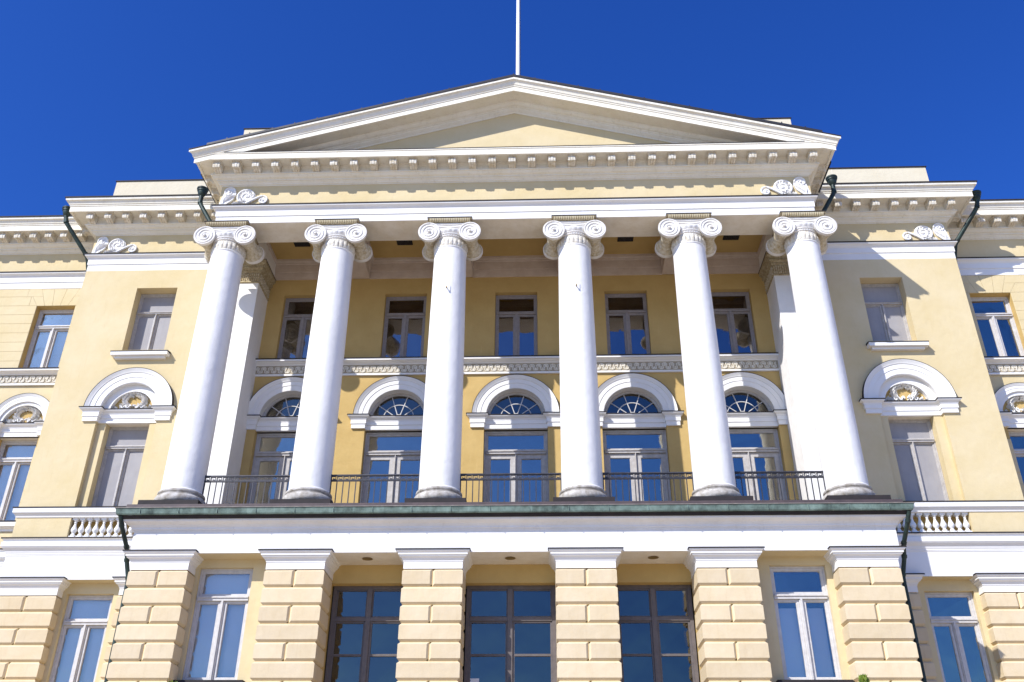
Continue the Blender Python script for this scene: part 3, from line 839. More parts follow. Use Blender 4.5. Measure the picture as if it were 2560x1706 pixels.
# ------------------------------------------------------------------ antae (square pilasters at the loggia ends)
for sg in (-1, 1):
    ac = sg * 7.845
    an = part('anta', MB().box(ac - 0.465, ac + 0.465, 1.42, 2.9, 8.60, 16.08), WHI_COL, B)
    part('anta_base', MB().ringsweep(ac - 0.465, ac + 0.465, 1.42, 2.38, [(0.004, 8.62), (0.09, 8.62), (0.09, 8.86), (0.07, 8.92), (0.05, 8.97), (0.06, 9.05), (0.03, 9.14), (0.004, 9.17)]), WHI, an)
    cp = [(-0.05, 16.08), (0.02, 16.08), (0.035, 16.10), (0.02, 16.125), (0.012, 16.14), (0.012, 16.44), (0.03, 16.45), (0.045, 16.475), (0.03, 16.495), (0.03, 16.51), (0.09, 16.56), (0.095, 16.59), (0.075, 16.60), (0.075, 16.64), (0.135, 16.70), (0.15, 16.72), (0.155, 16.80), (-0.05, 16.80)]
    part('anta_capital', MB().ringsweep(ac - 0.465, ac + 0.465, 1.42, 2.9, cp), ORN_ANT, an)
    part('anta_flashing', MB().box(ac - 0.63, ac + 0.63, 1.255, 2.9, 16.802, 16.816), DARK, an)
    part('anta_capital_block', MB().box(ac - 0.44, ac + 0.44, 1.45, 2.9, 16.08, 16.80), ORN, an)
    rl = MB()
    rnd = random.Random(3)
    def leafbit(cx_, cz_, s_, face, flip=1):
        # small raised leaf on the front (face 0) or inner side (face 1)
        d = 0.04
        P = [(-0.5, -1), (0.5, -1), (0.8, 0.1), (0, 1.1), (-0.8, 0.1)]
        base = [(cx_ + a_ * s_ * 0.5, cz_ + b_ * s_) for a_, b_ in P]
        if face == 0:
            vs = [(a_, 1.408, b_) for a_, b_ in base] + [(cx_, 1.408 - d, cz_)]
        else:
            X = ac - sg * (0.465 + 0.012)
            vs = [(X, a_, b_) for a_, b_ in base] + [(X - sg * d, cx_, cz_)]
        rl.add(vs, [(k, (k + 1) % 5, 5) for k in range(5)])
    n = 15
    for i in range(n):
        for j in range(3):
            leafbit(ac - 0.43 + 0.86 * i / (n - 1), 16.19 + 0.09 * j + 0.02 * (i % 2), 0.045, 0)
            leafbit(1.46 + 0.9 * i / (n - 1), 16.19 + 0.09 * j + 0.02 * (i % 2), 0.045, 1)
    for i in range(26):
        leafbit(ac - 0.50 + 1.0 * i / 25, 16.545, 0.022, 0)
        leafbit(ac - 0.55 + 1.1 * i / 25, 16.66, 0.028, 0)
        leafbit(1.40 + 0.98 * i / 25, 16.545, 0.022, 1)
        leafbit(1.38 + 1.0 * i / 25, 16.66, 0.028, 1)
    part('anta_relief', rl, ORN, an, kind='stuff')

# ------------------------------------------------------------------ platform, gutter
part('platform', MB().box(-8.62, 8.62, -0.70, 2.6, 8.36, 8.566), SOF, B)
part('platform_metal', MB().prism_x([(-0.79, 8.505), (-0.75, 8.592), (2.4, 8.63), (2.4, 8.605), (-0.735, 8.57), (-0.765, 8.50)], -8.76, 8.76), BROWN, B)
LOW = [(-XF, WG), (-XF, FL), (-8.6, FL), (-8.6, PF), (8.6, PF), (8.6, FL), (XF, FL), (XF, WG)]
gut_prof = [(0.30, 8.335), (0.335, 8.335), (0.35, 8.36), (0.365, 8.44), (0.375, 8.475), (0.35, 8.475), (0.34, 8.43), (0.30, 8.40)]
gp = part('gutter', MB().sweep(LOW, gut_prof, 2, 5), VERD, B)
part('gutter_lip', MB().sweep(LOW, [(0.31, 8.478), (0.39, 8.478), (0.39, 8.492), (0.30, 8.505)], 2, 5), LIP, gp)
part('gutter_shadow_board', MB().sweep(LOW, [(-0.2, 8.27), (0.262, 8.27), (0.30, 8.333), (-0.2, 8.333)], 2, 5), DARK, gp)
seam_me = MB().box(-0.008, 0.008, PF - 0.377, PF - 0.364, 8.345, 8.476).mesh('gutter_seam', VERD)
for k in range(20):
    part('gutter_seam', seam_me, None, gp, loc=(-8.4 + k * 0.885, 0, 0))
ent_p = [(0, 7.535), (0, 8.03), (0.015, 8.035), (0.015, 8.06), (0.03, 8.06), (0.03, 8.075), (0.05, 8.08), (0.055, 8.12), (0.10, 8.17), (0.18, 8.205), (0.215, 8.23), (0.22, 8.268), (-1.0, 8.268), (-1.0, 7.535)]
part('lower_entablature', MB().sweep(LOW, ent_p, 2, 5), WHI_LOW, B)
ent_f = [(0, 7.57), (0, 8.17), (0.012, 8.175), (0.012, 8.20), (0.022, 8.205), (0.022, 8.235), (0.03, 8.24), (0.05, 8.30), (0.115, 8.36), (0.125, 8.385), (0.135, 8.385), (0.135, 8.50), (0.10, 8.51), (0.12, 8.56), (0.15, 8.58), (-0.3, 8.60), (-0.3, 7.57)]
for sg in (-1, 1):
    i0, i1 = (0, 2) if sg < 0 else (5, 7)
    e = part('lower_entablature', MB().sweep(LOW, ent_f, i0, i1), WHI, B)
    part('entablature_flashing', MB().sweep(LOW, [(0.165, 8.583), (0.165, 8.611), (-0.3, 8.63), (-0.3, 8.60)], i0, i1), DARK, e)
    wp = [(-XW, WG), (-XF, WG)] if sg < 0 else [(XF, WG), (XW, WG)]
    e = part('lower_entablature', MB().sweep(wp, ent_f), WHI, B)
    part('entablature_flashing', MB().sweep(wp, [(0.165, 8.583), (0.165, 8.611), (-0.3, 8.63), (-0.3, 8.60)]), DARK, e)

# ------------------------------------------------------------------ railings between the columns
bar_me = MB().box(-0.011, 0.011, -0.011, 0.011, 8.60, 9.41).mesh('bar', IRON)
for i in range(5):
    a, b = CX[i] + 0.49, CX[i + 1] - 0.49
    rl = MB().box(a, b, -0.026, 0.026, 9.545, 9.575)
    rl.box(a, b, -0.012, 0.012, 9.405, 9.420)
    rl.box(a, b, -0.012, 0.012, 9.43, 9.438)
    rl.box(a, a + 0.022, -0.012, 0.012, 8.64, 9.545)
    rl.box(b - 0.022, b, -0.012, 0.012, 8.64, 9.545)
    ra = part('balcony_railing', rl, IRON, B)
    key = MB()
    n = round((b - a) / 0.15)
    P = (b - a) / n
    for k in range(n):
        x0 = a + k * P
        t = 0.015
        z0, z1 = 9.44, 9.545
        def bx(xa, xb, za, zb):
            key.box(x0 + xa * P, x0 + xb * P + (0.0), -0.008, 0.008, za, zb)
        key.box(x0, x0 + P * 0.78, -0.008, 0.008, z1 - 0.026, z1 - 0.026 + t)
        key.box(x0 + P * 0.70, x0 + P * 0.78, -0.008, 0.008, z0 + 0.022, z1 - 0.027)
        key.box(x0 + P * 0.30, x0 + P * 0.70, -0.008, 0.008, z0 + 0.022, z0 + 0.022 + t)
        key.box(x0 + P * 0.30, x0 + P * 0.38, -0.008, 0.008, z0 + 0.034, z0 + 0.060)
        key.box(x0 + P * 0.06, x0 + P * 0.14, -0.008, 0.008, z0 + 0.0, z1 - 0.027)
        key.box(x0 + P * 0.14, x0 + P, -0.008, 0.008, z0, z0 + t)
        key.box(x0 + P * 0.92, x0 + P, -0.008, 0.008, z0 + 0.012, z1 - 0.016)
    part('meander_band', key, IRON, ra, kind='stuff')
    for k in range(1, n):
        part('bar', bar_me, IRON, ra, loc=(a + k * P, 0, 0))

# ------------------------------------------------------------------ flanks
def leaf_blob(mb, c, d, l, w_, h):
    """pointed leaf lump: base point c, direction d (x,z), length, width, height towards -y"""
    d = Vector((d[0], 0, d[1])).normalized()
    n = Vector((-d.z, 0, d.x))
    c = Vector(c)
    P = [c, c + d * l * 0.35 + n * w_ * 0.5, c + d * l * 0.75 + n * w_ * 0.42, c + d * l, c + d * l * 0.75 - n * w_ * 0.42, c + d * l * 0.35 - n * w_ * 0.5]
    top = c + d * l * 0.5 + Vector((0, -h, 0))
    tip = c + d * l * 0.92 + Vector((0, -h * 0.8, 0))
    P[3] = tip
    vs = [tuple(p) for p in P] + [tuple(top)]
    mb.add(vs, [(k, (k + 1) % 6, 6) for k in range(6)])

def garland(cx, cz, y, R, parent):
    """two leafy sprays bending up and together, tied with a ribbon at the foot"""
    g_ = MB()
    rnd = random.Random(int(cx * 10) & 255)
    for sg in (-1, 1):
        N = 12
        for i in range(N):
            t = i / (N - 1)
            a = math.radians(-60 + 135 * t)
            px = cx + sg * (0.05 + R * 0.40 * math.cos(a))
            pz = cz + R * 0.50 + R * 0.36 * math.sin(a)
            tx, tz = -sg * math.sin(a), math.cos(a)
            for q in (-1, 0, 1):
                ang = math.atan2(tz, tx) + q * 0.95 + rnd.uniform(-.3, .3)
                leaf_blob(g_, (px, y + 0.005, pz), (math.cos(ang), math.sin(ang)), R * 0.20 * rnd.uniform(.8, 1.3), R * 0.10, 0.10 + 0.05 * (q == 0))
        for i in range(11):
            t = i / 10
            px = cx + sg * R * (0.10 + 0.80 * t)
            pz = cz + 0.03 + 0.05 * (1 - t) + 0.03 * math.sin(t * 9)
            for q in range(2):
                leaf_blob(g_, (px, y + 0.005, pz), (sg * rnd.uniform(-.4, 1), rnd.uniform(-.1, 1)), 0.13 * rnd.uniform(.8, 1.3), 0.06, 0.10)
        pts = [(cx + sg * R * (0.06 + 0.5 * t / 15), y - 0.09 - 0.02 * math.cos(t), cz + 0.10 + 0.05 * math.sin(t * 0.9)) for t in range(16)]
        g_.tube(pts, 0.022, 6, r2=0.014)
    return part('garland_relief', g_, ORN_W, parent, smooth=35)

def scroll_relief(xc, y, z0, sg, parent):
    """acanthus scroll at a frieze corner; sg = +1 runs to the right from xc"""
    s = MB()
    def spiral(cx_, cz_, R, turns, a0, dr, rr, y_):
        pts = []
        for i in range(60):
            t = i / 59
            r = R * (1 - 0.88 * t)
            a = a0 + dr * 2 * PI * turns * t
            pts.append((xc + sg * (cx_ + r * math.cos(a)), y_, z0 + cz_ + r * math.sin(a)))
        s.tube(pts, rr, 6, r2=rr * 0.5)
        s.lathe([(0.001, -0.05), (R * 0.16, -0.04), (R * 0.2, 0.0)], (xc + sg * cx_, y_ + 0.02, z0 + cz_), 9, axis='y', caps=False)
    # palmette wing at the corner
    poly = [(0.0, 0.02), (0.10, 0.45), (0.18, 0.62), (0.30, 0.66), (0.42, 0.58), (0.45, 0.42), (0.38, 0.24), (0.20, 0.06)]
    s.prism([(xc + sg * a, z0 + b) for a, b in (poly if sg > 0 else poly[::-1])], y - 0.05, y + 0.02)
    for k in range(6):
        a = 0.55 + k * 0.19
        leaf_blob(s, (xc + sg * (0.04 + 0.02 * k), y - 0.045, z0 + 0.06), (sg * math.cos(a + 0.15), math.sin(a + 0.15)), 0.58 - 0.07 * k, 0.09, 0.05)
    spiral(0.25, 0.50, 0.17, 1.6, PI * 0.0, 1, 0.022, y - 0.06)
    disc = [(0.76 + 0.24 * math.cos(2 * PI * i / 22), 0.34 + 0.24 * math.sin(2 * PI * i / 22)) for i in range(22)]
    s.prism([(xc + sg * a, z0 + b) for a, b in disc], y - 0.045, y + 0.02)
    spiral(0.76, 0.34, 0.265, 1.9, PI * 1.25, -1, 0.032, y - 0.055)
    for k in range(12):
        a = 2 * PI * k / 12
        leaf_blob(s, (xc + sg * (0.76 + 0.09 * math.cos(a)), y - 0.045, z0 + 0.34 + 0.09 * math.sin(a)), (sg * math.cos(a + .4), math.sin(a + .4)), 0.14, 0.06, 0.045)
    for k in range(7):
        leaf_blob(s, (xc + sg * (0.36 + 0.05 * k), y - 0.0, z0 + 0.03 + 0.012 * k), (sg * (0.5 + 0.1 * k), 1), 0.17, 0.08, 0.07)
    pts = [(xc + sg * (0.78 + 0.42 * i / 12), y - 0.04, z0 + 0.10 + 0.26 * (i / 12) ** 1.3 + 0.04 * math.sin(i / 12 * PI)) for i in range(13)]
    s.tube(pts, 0.045, 7, r2=0.03)
    spiral(1.22, 0.20, 0.15, 1.4, PI * 0.5, -1, 0.026, y - 0.045)
    d2 = [(1.22 + 0.11 * math.cos(2 * PI * i / 16), 0.20 + 0.11 * math.sin(2 * PI * i / 16)) for i in range(16)]
    s.prism([(xc + sg * a, z0 + b) for a, b in d2], y - 0.035, y + 0.02)
    part('scroll_relief', s, ORN_W, parent, smooth=35)
scroll_relief(-XP + 0.01, PF, 17.375, 1, B)
scroll_relief(XP - 0.01, PF, 17.375, -1, B)
scroll_relief(-XF + 0.01, FL, 17.375, 1, B)
scroll_relief(XF - 0.01, FL, 17.375, -1, B)

bal_prof = [(0.05, 8.70), (0.062, 8.70), (0.062, 8.74), (0.045, 8.755), (0.035, 8.775), (0.05, 8.80), (0.073, 8.835), (0.078, 8.87), (0.066, 8.91), (0.045, 8.96), (0.030, 9.01), (0.026, 9.04), (0.038, 9.05), (0.038, 9.065), (0.028, 9.075), (0.034, 9.09), (0.055, 9.10), (0.055, 9.12)]
bal_me = MB().lathe(bal_prof, (0, 0, 0), 16)
bal_me.box(-0.075, 0.075, -0.075, 0.075, 8.655, 8.70)
bal_me.box(-0.068, 0.068, -0.068, 0.068, 9.12, 9.17)
bal_me = bal_me.mesh('baluster', WHI, 40)

for sg in (-1, 1):
    cx = sg * FWX
    a, b = sorted((sg * 8.29, sg * XF))
    # wall with upper window, arched recess, tall recess; a second skin behind
    ops = [(cx - 0.6, cx + 0.6, 14.10, 16.19), (cx - 0.83, cx + 0.83, 9.2, 12.25), (cx - 0.95, cx + 0.95, 12.25, 13.25)]
    mb = MB().wall(a, b, 9.2, ZA, FL, FL + 0.13, ops)
    mb.arch_panel(cx, 12.25, 0.80, cx - 0.95, cx + 0.95, 13.25, FL, FL + 0.13)
    fw_ = part('flank_wall', mb, YEL, B)
    ops2 = [(cx - 0.6, cx + 0.6, 14.10, 16.19), (cx - 0.6, cx + 0.6, 9.2, 11.9), (cx - 0.7, cx + 0.7, 12.25, 13.0)]
    mb = MB().wall(a, b, 9.2, ZA, FL + 0.132, 3.0, ops2)
    mb.arch_panel(cx, 12.25, 0.62, cx - 0.7, cx + 0.7, 13.0, FL + 0.132, 3.0)
    part('inner_skin', mb, YEL, fw_)
    part('arch_soffit', MB().arc(cx, 12.25, [(0.785, FL - 0.03), (0.799, FL - 0.03), (0.799, FL + 0.19), (0.785, FL + 0.19)], n=36), WHI, fw_, smooth=40)
    part('inner_arch_ring', MB().arc(cx, 12.25, [(0.585, FL + 0.10), (0.784, FL + 0.10), (0.784, FL + 0.5), (0.585, FL + 0.5)], n=36), WHI, fw_, smooth=40)
    part('tympanum', MB().box(cx - 0.62, cx + 0.62, FL + 0.24, FL + 0.5, 12.24, 12.9), YEL_SHADE, fw_)
    garland(cx, 12.29, FL + 0.235, 0.58, fw_)
    archivolt(cx, 12.25, 0.80, 1.205, FL, 0.075, parent=B)
    impost(cx, 11.88, 0.79, 1.20, FL, FL + 0.105, B)
    part('impost_soffit', MB().box(cx - 0.78, cx + 0.78, FL + 0.2, FL + 0.42, 11.893, 12.24), SOF, fw_)
    # blind windows
    w1 = window(cx, 0.595, 14.06, 16.18, FL + 0.32, 15.50, FRAME, fw=0.035, sash=0.032, mid=0.022, tr=0.03, blind=True, name='blind_window')
    w2 = window(cx, 0.595, 9.25, 11.895, FL + 0.38, 11.27, FRAME, fw=0.035, sash=0.032, mid=0.022, tr=0.04, blind=True, name='blind_window')
    # sill on its own
    sl = part('window_sill', MB().box(cx - 0.80, cx + 0.80, FL - 0.20, FL + 0.3, 13.845, 13.95), WHI, B)
    part('sill_moulding', MB().box(cx - 0.71, cx + 0.71, FL - 0.11, FL - 0.001, 13.775, 13.843), WHI, sl)
    part('sill_flashing', MB().prism_x([(FL - 0.215, 13.952), (FL - 0.215, 13.968), (FL + 0.25, 14.06), (FL + 0.25, 13.952)], cx - 0.815, cx + 0.815), DARK, sl)
    # parapet with balusters
    rail_p = [(0, 9.17), (0.02, 9.175), (0.03, 9.21), (0.06, 9.25), (0.085, 9.27), (0.085, 9.285), (0.10, 9.285), (0.10, 9.405), (-0.3, 9.41), (-0.3, 9.17)]
    i0, i1 = (0, 2) if sg < 0 else (5, 7)
    rl = part('parapet_rail', MB().sweep(LOW, rail_p, i0, i1), WHI, B)
    part('rail_flashing', MB().sweep(LOW, [(0.115, 9.408), (0.115, 9.432), (-0.3, 9.45), (-0.3, 9.413)], i0, i1), DARK, rl)
    xo, xi = sg * 11.33, sg * 9.43
    p0, p1 = sorted((xo, sg * XF))
    pa = part('parapet_panel', MB().box(p0, p1, FL + 0.0, WG + 0.2, 8.61, 9.168), YEL, B)
    p0, p1 = sorted((sg * 8.4, xi))
    part('parapet_panel', MB().box(p0, p1, FL + 0.0, WG + 0.2, 8.61, 9.168), YEL, B)
    p0, p1 = sorted((xo, xi))
    part('parapet_back', MB().box(p0, p1, FL + 0.30, WG + 0.2, 8.61, 9.168), YEL_SHADE, B)
    bl = part('balustrade', MB().box(p0, p1, FL + 0.0, FL + 0.29, 8.615, 8.654), WHI, B)
    for k in range(10):
        part('baluster', bal_me, None, bl, loc=(sg * (11.235 - 0.186 * k), FL + 0.10, 0))

# ------------------------------------------------------------------ wings: scored ashlar, windows, voussoirs
def wing(sg):
    cx = sg * WWX
    hw = 0.595
    a, b = sorted((sg * XF, sg * XW))
    ops = [(cx - hw, cx + hw, 14.02, 16.19), (cx - hw, cx + hw, 9.38, 12.25), (cx - 0.75, cx + 0.75, 12.25, 13.05)]
    mb = MB().wall(a, b, 8.6, ZA, WG + 0.03, 3.2, ops)
    mb.arch_panel(cx, 12.25, 0.62, cx - 0.75, cx + 0.75, 13.05, WG + 0.03, 3.2)
    ww = part('wing_wall', mb, YEL_SHADE, B)
    c = 0.006
    def blk(x0, x1, z0, z1):
        if x1 - x0 < 0.03: return
        part('stone', MB().stone(x0 + 0.001, x1 - 0.001, WG, WG + 0.029, z0 + 0.001, z1 - 0.001, c, True, True), YEL, ww)
    lines = [16.53, 16.205, 15.89, 15.57, 15.25, 14.93, 14.61, 14.29, 13.93]
    far = sg * 17.2
    def course(z0, z1, holes):
        xs = sorted((sg * XF, far))
        segs = [tuple(xs)]
        for h0, h1 in holes:
            ns = []
            for s0, s1 in segs:
                if h1 <= s0 or h0 >= s1: ns.append((s0, s1)); continue
                if h0 > s0: ns.append((s0, h0))
                if h1 < s1: ns.append((h1, s1))
            segs = ns
        for s0, s1 in segs: blk(s0, s1, z0, z1)
    # top course and voussoir fan above the window
    vz0, vz1 = 16.20, 16.80
    fan = [(-0.50 + 0.2 * k) for k in range(6)]
    bots = [cx + (-0.595 + 1.19 * k / 5) for k in range(6)]
    tops = [cx + (-0.98 + 1.96 * k / 5) for k in range(6)]
    for k in range(5):
        zt = 16.80 if 0 < k < 4 else 16.53
        def lx(i, z): return bots[i] + (tops[i] - bots[i]) * (z - vz0) / (vz1 - vz0)
        poly = [(lx(k, vz0) + 0.004, vz0), (lx(k + 1, vz0) - 0.004, vz0), (lx(k + 1, zt) - 0.004, zt), (lx(k, zt) + 0.004, zt)]
        part('voussoir', MB().prism(poly, WG, WG + 0.03), YEL, ww)
    course(16.53, 16.81, [(cx - 0.98, cx + 0.98)])
    part('stone', MB().prism([(cx - 0.98, 16.535), (bots[1] + (tops[1] - bots[1]) * 0.55 - 0.004, 16.535), (tops[1] - 0.004, 16.81), (cx - 0.98, 16.81)], WG, WG + 0.03), YEL, ww)
    part('stone', MB().prism([(bots[4] + (tops[4] - bots[4]) * 0.55 + 0.004, 16.535), (cx + 0.98, 16.535), (cx + 0.98, 16.81), (tops[4] + 0.004, 16.81)], WG, WG + 0.03), YEL, ww)
    course(16.205, 16.53, [(cx - 0.84, cx + 0.84)])
    part('stone', MB().prism([(cx - 0.836, 16.207), (bots[0] - 0.004, 16.207), (lx(0, 16.528) - 0.004, 16.528), (cx - 0.836, 16.528)], WG, WG + 0.03), YEL, ww)
    part('stone', MB().prism([(bots[5] + 0.004, 16.207), (cx + 0.836, 16.207), (cx + 0.836, 16.528), (lx(5, 16.528) + 0.004, 16.528)], WG, WG + 0.03), YEL, ww)
    for i in range(1, 8):
        course(lines[i + 1] if i < 8 else 13.93, lines[i], [(cx - hw, cx + hw)])
    # between sill course and arch
    z = 13.45
    while z > 9.4:
        z2 = max(z - 0.32, 9.38)
        h = [(cx - hw, cx + hw)]
        if z > 12.25:
            h = [(cx - 0.93, cx + 0.93)]
        elif z > 11.8:
            h = [(cx - 0.93, cx + 0.93)]
        course(z2, z, h)
        z = z2
    fill = MB().wall(cx - 0.93, cx + 0.93, 13.19, 13.45, WG + 0.002, WG + 0.03, [])
    fill.arch_panel(cx, 12.25, 0.80, cx - 0.93, cx + 0.93, 13.19, WG + 0.002, WG + 0.03)
    part('spandrel', fill, YEL, ww)
    course(8.61, 9.10, [])
    archivolt(cx, 12.25, 0.70, 0.93, WG, 0.045, parent=B)
    part('arch_soffit', MB().arc(cx, 12.25, [(0.60, WG + 0.02), (0.71, WG + 0.02), (0.71, WG + 0.3), (0.60, WG + 0.3)], n=36), WHI, ww, smooth=40)
    part('tympanum', MB().box(cx - 0.62, cx + 0.62, WG + 0.17, WG + 0.4, 12.24, 12.9), YEL_SHADE, ww)
    garland(cx, 12.29, WG + 0.165, 0.58, ww)
    impost(cx, 11.88, 0.56, 0.84, WG, WG + 0.04, B)
    part('impost_soffit', MB().box(cx - hw, cx + hw, WG + 0.06, WG + 0.42, 11.88, 12.24), SOF, ww)
    window(cx, hw - 0.003, 14.02, 16.185, WG + 0.22, 15.55, FRAME_W, fw=0.045, sash=0.045, mid=0.045, tr=0.045, curtain=[(cx - 0.54, cx + 0.54, 16.15)] if sg < 0 else 0, glz=GLASS_CLEAR if sg < 0 else GLASS)
    window(cx, hw - 0.003, 9.38, 11.875, WG + 0.30, 11.27, FRAME_W, fw=0.045, sash=0.045, mid=0.045, tr=0.05, curtain=[(cx - 0.54, cx + 0.54, 11.85)] if sg < 0 else 0, glz=GLASS_CLEAR if sg < 0 else GLASS)
    s0, s1 = sorted((sg * (XF + 0.0), sg * (WWX + 1.2)))
    s_ = part('window_sill', MB().prism_x([(WG + 0.25, 9.11), (WG - 0.03, 9.11), (WG - 0.04, 9.16), (WG - 0.10, 9.19), (WG - 0.12, 9.21), (WG - 0.15, 9.22), (WG - 0.15, 9.33), (WG + 0.25, 9.35)], s0, s1), WHI, B)
    part('sill_flashing', MB().box(s0, s1, WG - 0.162, WG - 0.005, 9.352, 9.368), DARK, s_)
    # ground floor of the wing
    part('wing_ground_wall', MB().wall(a, b, -0.4, 7.568, WG + 0.2, 3.4, []), YEL, B)
    for x0 in (sg * 13.0, sg * 16.2):
        pier(min(x0, x0 + sg * 1.4), max(x0, x0 + sg * 1.4), WG, WG + 0.5, 7.20)
    q0, q1 = sorted((sg * 13.0, sg * 12.4))
    # flank return wall
    r0, r1 = sorted((sg * (XF - 0.4), sg * (XF - 0.002)))
    part('flank_return', MB().box(r0, r1, FL + 0.131, WG + 0.3, 9.2, ZA), YEL, B)

# ------------------------------------------------------------------ rusticated piers
def pier(x0, x1, y0, y1, ztop, yback=None, rows=9):
    c = 0.047
    yb = yback or y1 + 0.3
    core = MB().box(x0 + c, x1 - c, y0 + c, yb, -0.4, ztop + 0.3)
    pr = part('rusticated_pier', core, YEL_SHADE, B)  # deeper tone on the core paints shade into the stone grooves
    xm = (x0 + x1) / 2
    h = 0.3945
    zt = ztop
    for r in range(rows):
        zb = zt - h
        if r % 2 == 0:
            part('stone', MB().stone(x0, xm - 0.004, y0, y1, zb + 0.005, zt - 0.005, c, False, True), STONE_Y, pr)
            part('stone', MB().stone(xm + 0.004, x1, y0, y1, zb + 0.005, zt - 0.005, c, True, False), STONE_Y, pr)
        else:
            part('stone', MB().stone(x0, x1, y0, y1, zb + 0.005, zt - 0.005, c), STONE_Y, pr)
        zt = zb
    part('lower_shaft', MB().box(x0 + 0.001, x1 - 0.001, y0 + 0.001, y1, -0.4, zt - 0.001), STONE_Y, pr)
    cpz = ztop - 0.0
    cp = [(-0.02, cpz), (0.0, cpz), (0.0, cpz + 0.155), (0.012, cpz + 0.16), (0.012, cpz + 0.185), (0.022, cpz + 0.19), (0.04, cpz + 0.225), (0.075, cpz + 0.25), (0.09, cpz + 0.26), (0.09, cpz + 0.285), (0.115, cpz + 0.29), (0.12, cpz + 0.335), (0.135, cpz + 0.34), (0.16, cpz + 0.37), (0.16, cpz + 0.385), (-0.02, cpz + 0.385)]
    cap = part('pier_capital', MB().ringsweep(x0 + 0.012, x1 - 0.012, y0 + 0.012, yb, cp), WHI, pr)
    part('capital_flashing', MB().ringsweep(x0 + 0.012, x1 - 0.012, y0 + 0.012, yb, [(0.176, cpz + 0.386), (0.176, cpz + 0.410), (-0.02, cpz + 0.45), (-0.02, cpz + 0.386)]), DARK, pr)
    return pr
PX = [-7.86, -4.785, -1.70, 1.69, 4.785, 7.86]
for x in PX:
    pier(x - 0.672, x + 0.672, PF, 0.40, 7.165, yback=0.82)
for sg in (-1, 1):
    a, b = sorted((sg * 11.21, sg * (XF - 0.0)))
    pier(a, b, FL, FL + 0.5, 7.19)
    a, b = sorted((sg * 8.75, sg * 9.69))
    pier(a, b, FL, FL + 0.5, 7.19)
    # flank ground wall with window
    cx = sg * 10.52
    a, b = sorted((sg * 8.5, sg * (XF - 0.1)))
    part('flank_ground_wall', MB().wall(a, b, -0.4, 7.568, FL + 0.30, FL + 0.8, [(cx - 0.59, cx + 0.59, 4.2, 7.295)]), YEL, B)
    part('entablature_soffit', MB().box(a, b, FL + 0.01, FL + 0.31, 7.56, 7.569), YEL, B)
    window(cx, 0.585, 4.2, 7.29, FL + 0.42, 6.61, FRAME_W, fw=0.04, sash=0.05, mid=0.045, tr=0.05, curtain=[(cx - 0.53, cx + 0.53, 7.27)] if sg < 0 else 0, name='window', glz=GLASS_CLEAR if sg < 0 else GLASS)
    # portico side wall below
    a, b = sorted((sg * 7.3, sg * 8.49))
    part('side_wall', MB().box(a, b, 0.42, FL + 0.6, -0.4, 7.53), YEL, B)
    # recessed wall with the tall window in the outer bays
    cx = sg * 6.485
    cx = -6.49 if sg < 0 else 6.435
    a, b = sorted((sg * 5.36, sg * 7.25))
    part('bay_wall', MB().wall(a, b, -0.4, 7.53, 0.03, 0.5, [(cx - 0.62, cx + 0.62, 4.86, 7.345)]), YEL, B)
    part('bay_soffit', MB().box(a, b, PF + 0.02, 0.03, 7.528, 7.534), YEL, B)
    cur = [(cx - 0.55, cx + 0.55, 7.25)] if sg < 0 else [(cx - 0.55, cx - 0.02, 6.2), (cx + 0.05, cx + 0.42, 6.25), (cx - 0.3, cx + 0.55, 6.9)]
    window(cx, 0.617, 4.86, 7.343, 0.13, 6.66, FRAME_W, fw=0.04, sash=0.05, mid=0.045, tr=0.05, curtain=[(cx - 0.55, cx + 0.55, 7.25)] if sg < 0 else [(cx - 0.5, cx + 0.5, 6.45)], glz=GLASS_CLEAR if sg < 0 else GLASS_SIDE)
    part('window_ledge', MB().box(cx - 0.8, cx + 0.8, -0.16, 0.12, 4.80, 4.858), DARK, B)
wing(-1)
wing(1)

